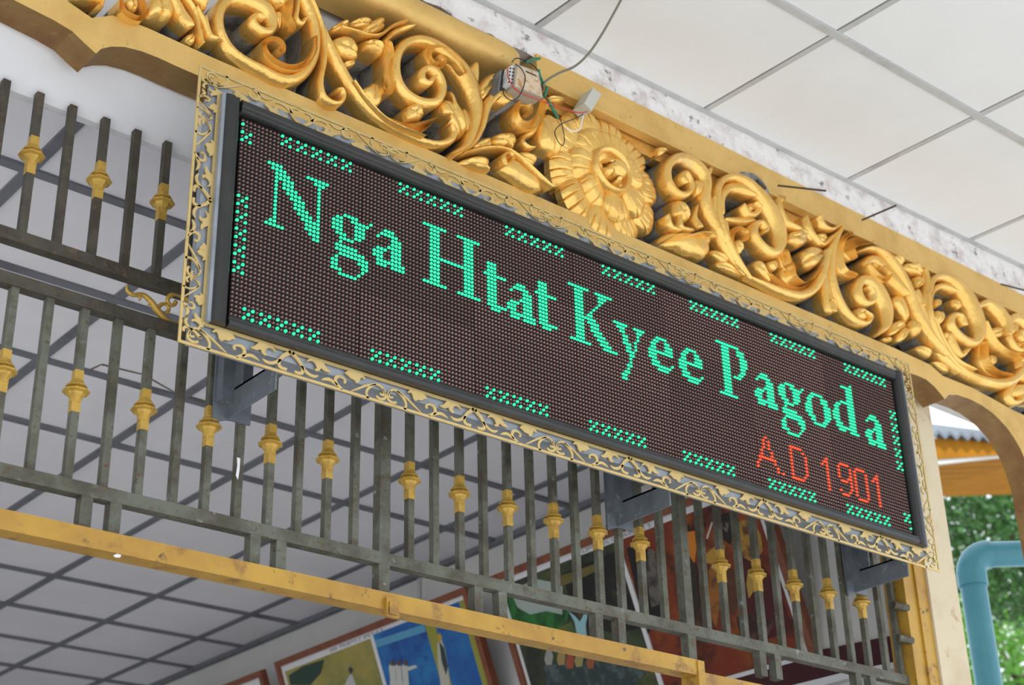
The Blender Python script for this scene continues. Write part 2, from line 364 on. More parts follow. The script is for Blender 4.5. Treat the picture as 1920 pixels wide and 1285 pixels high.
def boss(crop, pts, h=.022, name='leaf', dy=0.0, vein=True):
    """a domed carved leaf or knob from its outline"""
    x0, y0, s = crop
    Q = [np.array([x0+p[0]/s, y0+p[1]/s]) for p in pts]
    for _ in range(2):
        R_ = []
        for i in range(len(Q)):
            a, c = Q[i], Q[(i+1) % len(Q)]; R_ += [a*.78+c*.22, a*.22+c*.78]
        Q = R_
    ce = sum(Q)/len(Q); n = len(Q); b = MB(); vs_ = []
    rings = [(1, DEEP), (1, .032), (1, .004), (.90, -h*.38), (.70, -h*.80), (.42, -h), (.16, -h*1.02)]
    far = max(np.linalg.norm(q-ce) for q in Q)
    ax = max(Q, key=lambda q: np.linalg.norm(q-ce)) - ce; ax = ax/np.linalg.norm(ax)
    for sc, yy in rings:
        for q in Q:
            p = ce + (q-ce)*sc; g = 0
            if vein and .1 < sc < .95:
                d = abs((p-ce) @ np.array([-ax[1], ax[0]]))/far; g = .35*h*math.exp(-(d/.10)**2)
            vs_.append(P3(p[0], p[1]) + np.array([0, yy + (dy if yy < DEEP else 0) + g, 0]))
    fs = []; mi = []
    for i in range(len(rings)-1):
        for k_ in range(n):
            fs.append((i*n+k_, i*n+(k_+1) % n, (i+1)*n+(k_+1) % n, (i+1)*n+k_)); mi.append(1 if i == 0 else 0)
    fs.append(tuple((len(rings)-1)*n+k_ for k_ in range(n))); mi.append(0)
    b.add(vs_, fs, mi)
    return put(b.build(name, [M['gold'], M['stone']], smooth=50), fz)

# --- scalloped lower board
XZ = lambda pts: [(x, YF, Z(z)) for x, z in pts]
low = [(-1.6, .128), (-.62, .130), (-.50, .129), (-.41, .120), (-.37, .112), (-.338, .094), (-.312, .081), (-.302, .098), (-.28, .114), (-.25, .127), (-.21, .134), (-.17, .135), (-.13, .133), (-.08, .132),
       (1.2, .130), (2.44, .127), (2.50, .131), (2.545, .130), (2.585, .116), (2.615, .098), (2.632, .085), (2.66, .108), (2.71, .121), (2.78, .124), (2.84, .120), (2.89, .109), (2.93, .094), (2.97, .072), (3.00, .047), (3.03, .012), (3.055, -.04), (3.07, -.10), (3.075, -.5), (3.075, -3.5), (3.26, -3.5), (3.26, -.10), (3.285, -.02), (3.33, .05), (3.39, .09), (3.47, .115), (3.56, .126), (3.70, .130), (5.0, .130)]
up = [(5.0, .197), (3.72, .197), (3.52, .176), (3.30, .158), (3.16, .148), (3.02, .152), (2.90, .164), (2.80, .172), (2.64, .170), (2.58, .192), (2.40, .197), (1.2, .194), (-.04, .195), (-.20, .200), (-.245, .198), (-.285, .194), (-.33, .165), (-.40, .185), (-.50, .197), (-1.6, .197)]
b = MB()
outl = low + up; n = len(outl); F_ = XZ(outl)
me_b = bmesh.new()
vf = [me_b.verts.new(p) for p in F_]; vb = [me_b.verts.new((p[0], p[1]+DEEP, p[2])) for p in F_]
f1_ = me_b.faces.new(vf); f2_ = me_b.faces.new(list(reversed(vb)))
for i in range(n):
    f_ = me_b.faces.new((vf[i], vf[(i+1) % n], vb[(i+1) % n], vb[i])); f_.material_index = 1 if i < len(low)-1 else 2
bmesh.ops.recalc_face_normals(me_b, faces=me_b.faces)
bd = bpy.data.meshes.new('lower_board'); me_b.to_mesh(bd); me_b.free()
for k_ in ('goldboard', 'underside', 'stone'): bd.materials.append(M[k_])
put(link('lower_board', bd), fz)
# --- top rail: flat length on the right, thick rounded length on the left
b = MB(); b.box(.93, 5.0, YF-.004, YF+DEEP, Z(.562), Z(.652)); b.box(.93, 5.0, YF-.012, YF+.02, Z(.553), Z(.563)); put(b.build('top_rail', M['goldboard']), fz)
b = MB(); b.box(.95, 5.0, YF+.026, YF+.06, Z(.512), Z(.562)); put(b.build('rail_backing', M['gold']), fz)
b = MB(); ring = []
for t in range(13):
    th = math.pi*(t/12) - math.pi/2; ring.append((-.040*math.cos(th)**.7 if math.cos(th) > 0 else 0, .040*math.sin(th)))
stn = [(-1.6, 1), (-.5, 1), (.3, 1), (.80, 1), (.835, .93), (.855, .75), (.866, .45), (.868, .12)]; vs_ = []
for x, sc in stn:
    for (dy, dz) in ring: vs_.append((x, YF + .01 + dy*sc, Z(.588 + .004*math.sin(x*9)) + dz*sc))
    vs_.append((x, YF+DEEP, Z(.588)+.04*sc)); vs_.append((x, YF+DEEP, Z(.588)-.04*sc))
k_ = len(ring)+2
b.add(vs_, [(i*k_+j, i*k_+(j+1) % k_, (i+1)*k_+(j+1) % k_, (i+1)*k_+j) for i in range(len(stn)-1) for j in range(k_)] + [tuple((len(stn)-1)*k_+j for j in range(k_))])
put(b.build('rounded_rail', M['goldboard'], smooth=50), fz)

A = (100, 0, 6.4); B = (370, 0, 5.84); C_ = (640, 40, 4.59); D = (860, 130, 5.354); E_ = (1210, 260, 5.355); F = (1310, 300, 4.2846); G = (1520, 400, 4.5875); H_ = (1690, 480, 4.591)
# left end leaves
boss(A, [(200, -60), (420, -120), (610, -40), (590, 70), (500, 60), (330, 35), (220, 10)])
boss(A, [(800, 40), (900, -20), (980, 90), (965, 190), (900, 195), (830, 130)], .03)
scroll(A, [(770, 60), (790, 170), (880, 240), (990, 270), (1040, 200), (1010, 90), (960, -20)], [70, 80, 90, 80, 70, 80, 80], 'rim')
boss(A, [(1110, 20), (1200, -70), (1330, -20), (1400, 120), (1410, 240), (1340, 310), (1200, 270), (1080, 255), (1060, 170)], .035)
scroll(A, [(1360, -60), (1440, 60), (1520, 210), (1590, 340)], [130, 150, 160, 110])
scroll(A, [(1520, -40), (1650, 130), (1700, 300), (1715, 450), (1735, 570)], [60, 70, 70, 70, 40])
boss(A, [(1565, 440), (1690, 390), (1690, 490), (1660, 565), (1560, 505)], .015)
boss(A, [(1580, -20), (1740, -60), (1830, 60), (1815, 150), (1760, 175), (1680, 80)], .03)
scroll(A, [(1790, 250), (1830, 400), (1880, 500), (1915, 530)], [60, 60, 50, 20])
scroll(A, [(560, 40), (540, 110), (480, 130)], [80, 70, 40])
# first great scroll
scroll(B, [(1110, -120), (1190, 0), (1260, 160), (1325, 350), (1352, 550), (1345, 720), (1312, 900), (1312, 1010), (1345, 1105), (1420, 1165), (1500, 1172), (1540, 1115), (1515, 1040), (1470, 1040)], [60, 60, 62, 60, 60, 64, 70, 80, 84, 84, 76, 70, 66, 60], 'bead', .006)
scroll(B, [(1020, -150), (1120, 0), (1210, 180), (1262, 380), (1255, 590), (1180, 770), (1040, 885), (880, 890), (690, 800), (480, 690), (330, 570), (236, 410), (205, 250), (240, 110), (330, 25), (470, 15), (610, 60), (725, 150), (775, 265), (760, 365), (690, 400), (590, 360), (540, 290), (580, 235), (640, 270)],
       [90, 95, 105, 110, 130, 140, 145, 140, 125, 115, 115, 115, 120, 140, 165, 185, 180, 165, 140, 120, 110, 100, 95, 80, 60], 'bead', .004, endlift=.016)
scroll(B, [(1225, 470), (1205, 620), (1110, 755), (960, 800), (810, 755), (695, 655), (660, 560), (705, 500), (785, 500), (845, 560), (845, 640), (800, 620)], [50, 70, 80, 80, 76, 70, 66, 64, 66, 70, 66, 50], 'rim', .010)
scroll(B, [(970, -40), (955, 110), (950, 230), (990, 340), (965, 415)], [90, 120, 100, 90, 30], 'rim')
scroll(B, [(1080, -60), (1065, 120), (1055, 230), (1105, 290), (1135, 245)], [50, 60, 70, 66, 44])
boss(B, [(730, -10), (830, -60), (960, -20), (970, 60), (900, 125), (820, 100), (750, 50)], .03)
boss(B, [(830, 130), (910, 120), (905, 240), (915, 330), (870, 280), (820, 200)], .012)
scroll(B, [(-30, 130), (50, 270), (110, 420), (190, 490)], [70, 90, 80, 30])
boss(B, [(-40, 300), (40, 300), (60, 440), (30, 550), (-30, 520)], .014)
# long stem running from first to second scroll, then under the second
scroll(C_, [(-285, -130), (-200, 60), (-120, 230), (-10, 440), (120, 650), (280, 830), (450, 945), (630, 1030), (790, 1075), (900, 1050), (935, 985), (905, 930)], [70, 90, 95, 96, 84, 74, 66, 66, 70, 80, 70, 40], 'bead')
scroll(C_, [(60, 560), (170, 715), (310, 860), (470, 960), (640, 1040)], [22, 26, 26, 26, 16], 'bead', .012)
for pts in ([(-100, 60), (20, -10), (50, 30), (40, 80), (-30, 110), (-90, 100)], [(50, 20), (150, -30), (245, 0), (245, 65), (190, 100), (90, 85)], [(250, 0), (330, -30), (372, 10), (360, 70), (300, 130), (210, 150), (110, 120)]):
    boss(C_, pts, .026)
scroll(C_, [(-40, 90), (90, 125), (210, 160), (310, 140), (400, 75), (510, 45)], [30, 34, 34, 34, 30, 16], 'bead', .010)
scroll(C_, [(350, 195), (420, 125), (500, 85), (575, 75)], [46, 70, 70, 30])
boss(C_, [(150, 185), (240, 175), (330, 205), (352, 290), (310, 332), (240, 312), (165, 255)], .034)
boss(C_, [(-110, 180), (0, 120), (80, 160), (130, 250), (140, 320), (110, 352), (50, 340), (-40, 300)], .024)
boss(C_, [(10, 352), (70, 345), (132, 352), (95, 400), (20, 404)], .012)
# second great scroll
scroll(C_, [(930, 1165), (1050, 1090), (1120, 930), (1140, 760), (1105, 600), (1020, 440), (900, 315), (765, 220), (640, 185), (530, 215), (462, 305), (442, 420), (462, 540), (530, 645), (640, 712), (750, 725), (812, 680), (825, 590), (780, 490), (705, 450), (640, 480), (635, 555), (685, 585), (720, 545)],
       [50, 76, 90, 110, 128, 138, 128, 112, 104, 96, 86, 80, 84, 90, 96, 96, 88, 82, 80, 76, 66, 64, 60, 44], 'bead', .006, endlift=.02)
scroll(C_, [(1000, 480), (930, 375), (850, 315), (770, 285), (708, 290), (692, 345), (720, 405), (785, 430), (808, 395), (775, 360)], [40, 66, 78, 80, 68, 60, 58, 62, 56, 44], 'rim', .012)
scroll(C_, [(370, 235), (385, 350), (385, 470), (395, 570), (372, 640), (318, 620), (296, 530)], [90, 104, 100, 84, 60, 40, 16], 'rim')
boss(C_, [(150, 600), (230, 555), (292, 512), (330, 620), (345, 700), (310, 742), (250, 742)], .016)
boss(C_, [(508, 840), (500, 790), (550, 742), (610, 722), (660, 760), (682, 830), (670, 882), (600, 892), (520, 892)], .034)
scroll(C_, [(340, 880), (450, 935), (560, 955), (660, 935), (755, 885)], [40, 66, 84, 80, 18], 'cup')
boss(C_, [(840, 690), (885, 665), (925, 705), (900, 620), (925, 585), (965, 700), (1010, 765), (1060, 850), (1078, 950), (1040, 1010), (965, 1000), (930, 930), (880, 905), (930, 875), (900, 835), (850, 812), (830, 740)], .024)
boss(C_, [(1025, 770), (1070, 730), (1100, 850), (1110, 960), (1080, 1050), (1060, 900)], .012)
boss(C_, [(1085, 420), (1130, 365), (1168, 335), (1177, 450), (1168, 620), (1130, 570), (1090, 480)], .014)
scroll(C_, [(930, 1185), (1070, 1110), (1165, 970), (1205, 840), (1240, 730), (1295, 675), (1345, 705)], [30, 44, 54, 60, 76, 110, 120], 'bead', .008, endlift=.016)
boss(D, [(185, 200), (225, 110), (320, 40), (400, 50), (390, 200), (290, 240), (230, 330), (190, 310)], .022)
scroll(D, [(790, 370), (765, 480), (705, 575), (620, 605), (540, 560), (512, 460), (555, 390), (625, 405), (645, 470), (610, 510)], [80, 100, 110, 108, 96, 84, 70, 66, 60, 40], 'rim', .006, endlift=.012)
scroll(D, [(770, 520), (715, 640), (640, 690), (610, 745), (650, 805), (695, 825)], [70, 76, 56, 44, 44, 30])
boss(D, [(315, 700), (370, 652), (500, 650), (552, 712), (545, 800), (505, 842), (440, 795), (400, 822), (335, 772)], .03)
boss(D, [(120, 790), (220, 700), (330, 680), (330, 790), (220, 800)], .012)
scroll(D, [(0, 880), (130, 845), (280, 825), (440, 850), (560, 930), (650, 1020), (750, 1130), (850, 1235)], [30, 50, 56, 44, 40, 44, 50, 30], 'bead', .012)
boss(D, [(-40, 935), (140, 880), (260, 905), (302, 980), (300, 1065), (200, 1045), (70, 1000)], .028)
boss(D, [(350, 920), (405, 880), (500, 905), (600, 990), (700, 1080), (800, 1150), (845, 1240), (740, 1265), (620, 1225), (500, 1140), (390, 1060), (348, 990)], .03, vein=False)
scroll(D, [(380, 1010), (366, 940), (410, 900), (455, 930), (440, 975)], [40, 44, 44, 40, 30], 'bead', .022)
boss(D, [(540, 850), (650, 832), (780, 890), (765, 960), (705, 1000), (620, 945)], .02)
boss(D, [(790, 480), (870, 440), (960, 500), (1010, 600), (1040, 760), (1000, 862), (900, 852), (800, 785), (772, 650)], .026)
boss(D, [(785, 372), (900, 360), (895, 405), (850, 435), (800, 430)], .018)
boss(D, [(880, 270), (1000, 280), (1100, 320), (1000, 350), (900, 330)], .016)
# --- rosette
rc = np.array([1.176, 0, Z(.358)])
ro = put(empty('rosette'), fz)
def petal_mesh(name, r0, r1, ang, half, y0, y1, groove, ng, tilt=0):
    b = MB(); nr, na = 10, 64; vs_ = []; rnd = random.Random(int(ang*1000))
    us = [(-1+2*(j+.5)/ng)*.92 + rnd.uniform(-.04, .04) for j in range(ng)]
    for i in range(nr+1):
        t = i/nr
        for k_ in range(na+1):
            u = -1+2*k_/na
            gv = max(math.exp(-((u-q_)/.026)**2) for q_ in us)
            edge = 1 - .16*abs(u)**4 - .02*gv
            r = r0 + (r1*edge-r0)*t
            th = ang + u*half*(.80+.26*math.sin(math.pi*min(1, t*.6+.15)))
            sm = min(1, max(0, (t-.45)/.3))
            y = y0 + (y1-y0)*t - .006*math.sin(math.pi*t*.9) + .018*abs(u)**4 + groove*gv*sm + tilt*u + .016*max(0, (t-.78)/.22)**2
            vs_.append((r*math.cos(th), y, r*math.sin(th)))
    W_ = na+1
    fr = [(i*W_+k_, i*W_+k_+1, (i+1)*W_+k_+1, (i+1)*W_+k_) for i in range(nr) for k_ in range(na)]
    off = len(vs_); vs2 = [(x, y+.022, z) for x, y, z in vs_]
    fb = [tuple(off+j for j in reversed(f)) for f in fr]
    rim = [k_ for k_ in range(W_)] + [i*W_+na for i in range(1, nr+1)] + [nr*W_+k_ for k_ in range(na-1, -1, -1)] + [i*W_ for i in range(nr-1, 0, -1)]
    sd_ = [(rim[j], rim[(j+1) % len(rim)], off+rim[(j+1) % len(rim)], off+rim[j]) for j in range(len(rim))]
    b.add(vs_+vs2, fr+fb+sd_)
    o = b.build(name, M['gold'], smooth=28); o.parent = ro
    o.location = rc - np.array([1.2, .12, Z(.08)]) + np.array([0, YF, 0]); return o
ro.matrix_parent_inverse = Matrix.Identity(4); ro.location = (0, 0, 0)
for k_ in range(10):
    petal_mesh('petal', .085, .205+.012*math.sin(k_*2.1), 2*math.pi*k_/10+.22, .39, .002, .004+.006*math.sin(k_*1.7), .0060, 5, .011)
for k_ in range(7):
    petal_mesh('petal', .035, .140+.008*math.sin(k_*1.3), 2*math.pi*k_/7+.5, .56, -.016, -.014, .0034, 4, .012)
def lathe_y(name, prof, seg, parent, loc, squash=1):
    b = MB(); vs_ = [(r*math.cos(2*math.pi*k_/seg), y, r*math.sin(2*math.pi*k_/seg)*squash) for y, r in prof for k_ in range(seg)]
    b.add(vs_, [(i*seg+k_, i*seg+(k_+1) % seg, (i+1)*seg+(k_+1) % seg, (i+1)*seg+k_) for i in range(len(prof)-1) for k_ in range(seg)] + [tuple((len(prof)-1)*seg+k_ for k_ in range(seg))])
    o = b.build(name, M['gold'], smooth=60); o.parent = parent; o.location = loc; return o
rl = rc - np.array([1.2, .12, Z(.08)]) + np.array([0, YF, 0])
lathe_y('rosette_back', [(DEEP, .12), (.02, .125), (.004, .10), (-.005, .02)], 28, ro, rl)
lathe_y('cup', [(.0, .074), (-.018, .074), (-.034, .069), (-.040, .064), (-.039, .059), (-.026, .054), (-.012, .046), (-.008, .01)], 28, ro, rl + np.array([-.006, 0, .002]))
lathe_y('bud', [(-.004, .026), (-.024, .031), (-.042, .028), (-.054, .018), (-.058, .007)], 14, ro, rl + np.array([.008, 0, .006]))
for a in (0.6, 2.2, 3.6, 5.0):
    b = MB(); vs_ = []
    for i in range(7):
        t = i/6
        for j in range(7):
            u = -1+2*j/6; th = a + u*.55*(1-.5*t); r = .044 - .016*t*t
            vs_.append((r*math.cos(th), -.006 - .042*t + .004*u*u, r*math.sin(th)))
    n0 = len(vs_); fr = [(i*7+j, i*7+j+1, (i+1)*7+j+1, (i+1)*7+j) for i in range(6) for j in range(6)]
    vs_ += [(x*.86, y, z*.86) for x, y, z in vs_]; fr2 = [tuple(n0+q for q in reversed(f)) for f in fr]
    rim = list(range(7)) + [i*7+6 for i in range(1, 7)] + [42+j for j in range(5, -1, -1)] + [i*7 for i in range(5, 0, -1)]
    b.add(vs_, fr+fr2+[(rim[j], rim[(j+1) % len(rim)], n0+rim[(j+1) % len(rim)], n0+rim[j]) for j in range(len(rim))])
    o = b.build('inner_petal', M['gold'], smooth=60); o.parent = ro; o.location = rl
# --- right of the rosette
scroll(E_, [(900, 1255), (790, 1085), (690, 900), (610, 730), (578, 600), (590, 480), (560, 370), (470, 275), (350, 215), (250, 240), (192, 325), (200, 450), (258, 555), (340, 592), (400, 548), (390, 455), (335, 385), (300, 425), (318, 485)], [40, 76, 100, 112, 112, 104, 112, 130, 136, 110, 84, 72, 80, 84, 72, 64, 60, 56, 44], 'bead', .006, endlift=.016)
boss(E_, [(458, 450), (500, 405), (550, 440), (562, 520), (512, 602), (480, 590), (460, 520)], .022)
boss(E_, [(255, 615), (340, 630), (400, 690), (432, 780), (415, 850), (355, 872), (310, 805), (265, 790)], .026)
scroll(E_, [(485, 700), (468, 800), (500, 910)], [30, 50, 50]); scroll(E_, [(195, 800), (225, 890), (285, 950)], [50, 60, 50]); scroll(E_, [(320, 800), (330, 900), (400, 950)], [40, 60, 60])
boss(E_, [(145, 1000), (210, 950), (350, 972), (450, 962), (560, 930), (640, 955), (655, 1040), (620, 1080), (640, 1150), (560, 1245), (470, 1205), (380, 1195), (270, 1130), (165, 1100)], .03, vein=False)
scroll(E_, [(160, 1050), (240, 1020), (350, 1025), (450, 1005), (540, 1025)], [20, 26, 26, 26, 20], 'bead', .028)
boss(E_, [(560, 950), (610, 935), (650, 1000), (620, 1065), (570, 1040)], .04)
boss(E_, [(100, 85), (180, 100), (245, 122), (180, 150), (130, 192)], .014)
boss(E_, [(590, 350), (630, 290), (680, 255), (660, 340), (625, 440), (605, 400)], .012)
boss(E_, [(640, 1110), (760, 1150), (850, 1230), (780, 1285), (690, 1220)], .016)
# third great scroll
scroll(F, [(370, 975), (260, 800), (165, 590), (118, 400), (120, 260), (175, 175), (265, 158), (370, 205), (480, 310), (575, 455), (625, 600), (618, 715), (560, 765), (475, 720), (408, 635), (405, 560), (450, 535), (485, 590), (455, 615)], [30, 60, 60, 54, 54, 62, 72, 84, 104, 114, 112, 100, 86, 72, 62, 58, 56, 50, 36], 'bead', .010, endlift=.012)
scroll(F, [(165, 430), (165, 320), (220, 240), (310, 240), (400, 300)], [60, 76, 96, 96, 50], 'bead')
scroll(F, [(330, 940), (205, 740), (110, 520), (80, 330)], [20, 50, 60, 30], 'bead')
scroll(F, [(345, 390), (385, 450), (440, 440), (465, 400), (420, 375)], [60, 66, 62, 50, 40])
boss(F, [(365, 370), (400, 345), (425, 390), (400, 440), (370, 420)], .022)
scroll(F, [(230, 700), (238, 610), (290, 570), (345, 610), (330, 665)], [36, 40, 46, 46, 36], 'rim')
boss(F, [(255, 650), (310, 640), (342, 720), (325, 775), (285, 770)], .022)
boss(F, [(170, 480), (210, 470), (230, 560), (240, 650), (200, 620)], .014)
scroll(F, [(230, 480), (330, 490), (400, 500)], [60, 80, 60], 'bead', -.012)
scroll(F, [(350, 960), (500, 1020), (650, 1080), (790, 1105), (905, 1040), (965, 900), (990, 760)], [40, 60, 76, 86, 80, 66, 50], 'bead', .008)
scroll(F, [(540, 940), (640, 1020), (770, 1060), (880, 1010), (940, 900)], [30, 40, 46, 46, 30], 'rim')
boss(F, [(428, 830), (470, 798), (510, 880), (600, 1000), (550, 1005), (470, 930)], .022)
boss(F, [(522, 835), (580, 808), (612, 870), (575, 925), (540, 890)], .026)
scroll(F, [(650, 770), (685, 865), (735, 885), (765, 845)], [60, 60, 50, 26], 'cup')
scroll(F, [(690, 890), (710, 970), (790, 1030), (870, 1010), (935, 900)], [80, 80, 66, 56, 30], 'cup')
boss(F, [(708, 590), (790, 560), (885, 650), (800, 725), (700, 672)], .026)
boss(F, [(808, 740), (890, 690), (1000, 740), (975, 820), (890, 905), (835, 870), (820, 800)], .03)
scroll(F, [(625, 320), (640, 420), (685, 510), (760, 570)], [50, 56, 60, 40])
boss(F, [(612, 310), (645, 290), (668, 330), (655, 370), (620, 365)], .026)
scroll(F, [(840, 480), (870, 570), (920, 640), (980, 690), (1045, 640), (1100, 580)], [46, 60, 50, 46, 40, 20])
scroll(F, [(950, 470), (985, 540), (1050, 570), (1095, 545)], [40, 50, 44, 26])
boss(F, [(930, 600), (1000, 590), (1030, 640), (990, 690), (940, 660)], .016)
boss(F, [(135, 815), (200, 825), (280, 890), (370, 970), (250, 935), (160, 885)], .022)
scroll(F, [(985, 960), (1000, 1100), (1030, 1220), (1065, 1215), (1055, 1160), (1020, 1150)], [40, 46, 50, 50, 44, 30])
boss(F, [(770, 560), (850, 540), (930, 620), (900, 680), (840, 620)], .014)
# fourth scroll
scroll(G, [(225, 150), (160, 300), (140, 500), (172, 670), (240, 830), (330, 935), (425, 970), (460, 920), (410, 885)], [40, 62, 66, 66, 70, 66, 54, 44, 34], 'bead', .010)
scroll(G, [(90, 400), (100, 560), (130, 720), (160, 860)], [30, 44, 50, 40], 'bead')
scroll(G, [(310, 185), (235, 260), (212, 400), (245, 520), (330, 560)], [40, 64, 84, 80, 40], 'rim')
scroll(G, [(470, 255), (360, 260), (290, 320), (310, 410)], [60, 92, 90, 40], 'cup')
scroll(G, [(360, 355), (470, 325), (580, 355), (690, 465), (785, 620), (850, 780), (905, 930), (1000, 1100), (1105, 1240)], [22, 50, 64, 76, 72, 70, 66, 60, 40], 'bead', .012)
scroll(G, [(440, 450), (520, 410), (620, 480), (710, 600), (785, 710)], [70, 100, 110, 96, 50], 'bead', .002)
scroll(G, [(450, 480), (520, 560), (590, 595), (620, 550), (570, 500)], [50, 56, 54, 46, 36], 'rim', .008)
scroll(G, [(545, 1055), (625, 970), (630, 830), (570, 690), (490, 600), (405, 600), (380, 690), (425, 785), (490, 775), (485, 705), (440, 665)], [40, 90, 112, 120, 112, 96, 74, 68, 60, 50, 36], 'bead', .006, endlift=.012)
boss(G, [(350, 830), (420, 818), (462, 890), (432, 962), (378, 935)], .03)
boss(G, [(690, 740), (760, 690), (800, 780), (845, 900), (830, 955), (745, 850)], .018)
boss(G, [(665, 960), (750, 920), (838, 952), (760, 1010), (690, 1065), (650, 1050)], .024)
boss(G, [(600, 1085), (650, 1065), (695, 1092), (680, 1120), (620, 1112)], .016)
boss(G, [(725, 1030), (790, 970), (832, 1010), (775, 1120), (722, 1105)], .026)
boss(G, [(850, 930), (915, 950), (932, 1030), (880, 1065), (838, 1000)], .026)
boss(G, [(905, 1140), (985, 1150), (1030, 1220), (980, 1240), (920, 1190)], .018)
boss(G, [(775, 440), (870, 430), (960, 500), (955, 560), (860, 548), (800, 500)], .024)
boss(G, [(865, 560), (942, 560), (935, 645), (880, 665)], .028)
boss(G, [(690, 350), (760, 370), (800, 430), (770, 470), (720, 420)], .018)
scroll(G, [(965, 490), (985, 600), (960, 720), (930, 800)], [30, 50, 60, 60])
# fifth and sixth scrolls
scroll(H_, [(110, 340), (160, 490), (225, 680), (320, 870), (450, 1015)], [80, 66, 60, 56, 36], 'bead', .004)
scroll(H_, [(190, 340), (212, 520), (290, 735), (400, 920), (540, 1030), (700, 1095), (850, 1110), (960, 1060), (1030, 940), (1060, 820)], [44, 50, 50, 60, 70, 84, 96, 80, 56, 50], 'bead', .010)
scroll(H_, [(235, 560), (320, 760), (430, 920), (560, 1010)], [30, 36, 36, 20], 'bead', .012)
scroll(H_, [(205, 330), (245, 220), (345, 195), (455, 250), (555, 370), (625, 520), (655, 655), (610, 755), (520, 740), (425, 665), (385, 595), (405, 535), (460, 545), (485, 615)], [44, 60, 80, 100, 114, 114, 104, 86, 74, 62, 60, 54, 50, 36], 'bead', .008, endlift=.012)
scroll(H_, [(225, 420), (250, 320), (330, 270), (430, 320)], [30, 50, 64, 40])
boss(H_, [(258, 480), (320, 470), (352, 540), (312, 612), (270, 592)], .026); boss(H_, [(258, 385), (310, 370), (322, 440), (270, 465)], .022); boss(H_, [(335, 670), (375, 655), (400, 710), (360, 735)], .02)
scroll(H_, [(405, 700), (440, 790), (490, 865), (525, 835)], [60, 70, 60, 40])
boss(H_, [(420, 370), (470, 380), (510, 450), (480, 480), (430, 440)], .016)
scroll(H_, [(630, 450), (720, 420), (815, 480), (885, 590), (880, 690)], [50, 84, 100, 86, 40], 'bead', .006)
scroll(H_, [(680, 600), (740, 740), (850, 845), (980, 885), (1090, 850)], [50, 66, 66, 60, 40], 'rim', .006)
scroll(H_, [(675, 770), (680, 910), (760, 1020), (880, 1060)], [50, 60, 56, 36], 'cup')
boss(H_, [(750, 630), (830, 610), (892, 660), (820, 725), (775, 705)], .02); boss(H_, [(925, 545), (985, 620), (970, 700), (905, 690)], .024); boss(H_, [(960, 700), (1040, 690), (1060, 780), (1000, 810), (950, 760)], .022)
boss(H_, [(730, 860), (790, 850), (810, 930), (760, 960)], .016)
scroll(H_, [(985, 1060), (905, 1170), (930, 1260), (1000, 1260), (1010, 1190)], [60, 64, 60, 50, 36])
boss(H_, [(60, 540), (130, 550), (155, 660), (110, 720), (50, 650)], .024); boss(H_, [(110, 780), (200, 790), (260, 850), (220, 900), (140, 840)], .022); boss(H_, [(265, 900), (330, 920), (430, 1010), (340, 1000)], .014)
boss(H_, [(40, 70), (130, 60), (190, 130), (120, 150), (50, 130)], .02); boss(H_, [(80, 180), (165, 185), (150, 260), (100, 290)], .026)
# the carving goes on past the arch: the same scrolls again
for o in [o for o in list(fz.children) if o.name.split('.')[0] in ('scroll', 'leaf')]:
    xs = [v.co.x for v in o.data.vertices]; cx = sum(xs)/len(xs)
    if 1.45 < cx < 3.2:
        c = put(link(o.name.split('.')[0], o.data), fz); c.location = (1.66, 0, 0)
# ================================================================== LED SIGN
sg = thing('led_sign', (1.115, .04, Z(-.57)), 'long LED sign with green and red lettering in a brass filigree frame', 'sign')
PITCH = .01; NC, NR = 224, 48
def cell(c, r, y=0.0): return np.array([c*PITCH, y, Z(-r*PITCH)])
# cabinet and black housing
b = MB(); b.box(-.062, 2.292, .010, .066, Z(-.534), Z(.060)); b.box(-.084, 2.314, .006, .010, Z(-.534), Z(.072)); put(b.build('cabinet', M['zinc']), sg)
b = MB(); b.box(-.058, -.050, -.012, .006, Z(-.507), Z(.043)); put(b.build('cabinet_lip', M['zinc']), sg)
b = MB(); b.box(2.280, 2.288, -.012, .006, Z(-.507), Z(.043)); put(b.build('cabinet_lip', M['zinc']), sg)
def housing_bar(p0, p1, inward, k=1.0):
    """rounded black profile between two mitred corners; inward = unit vector to the screen centre"""
    b = MB(); prof = [(0, .006), (0, -.014), (.003, -.018), (.012, -.019), (.015, -.016), (.018, -.016), (.020, -.018), (.023, -.014), (.025, -.004), (.026, .010)]
    d = np.array(p1)-np.array(p0); L_ = np.linalg.norm(d); d = d/L_; inw = np.array(inward)
    vs_ = []
    for e, sgn in ((np.array(p0), 1), (np.array(p1), -1)):
        for t, y in prof: vs_.append(e + inw*t*k + np.array([0, y, 0]))
    n = len(prof)
    b.add(vs_, [(k_, k_+1, n+k_+1, n+k_) for k_ in range(n-1)] + [(n-1, 0, n, 2*n-1), tuple(range(n)), tuple(range(2*n-1, n-1, -1))])
    return put(b.build('housing_bar', M['black'], smooth=35), sg)
q = [(-.050, 0, Z(.042)), (2.280, 0, Z(.042)), (2.280, 0, Z(-.506)), (-.050, 0, Z(-.506))]
hw = .026*1.45
housing_bar((-.050+hw, 0, Z(.042)), (2.280-hw, 0, Z(.042)), (0, 0, -1), 1.3); housing_bar(q[1], q[2], (-1, 0, 0), 1.45); housing_bar((-.050+hw, 0, Z(-.506)), (2.280-hw, 0, Z(-.506)), (0, 0, 1)); housing_bar(q[0], q[3], (1, 0, 0), 1.45)
b = MB(); b.box(-.02, 2.25, .006, .012, Z(-.49), Z(.02)); put(b.build('screen_back', M['panel']), sg)
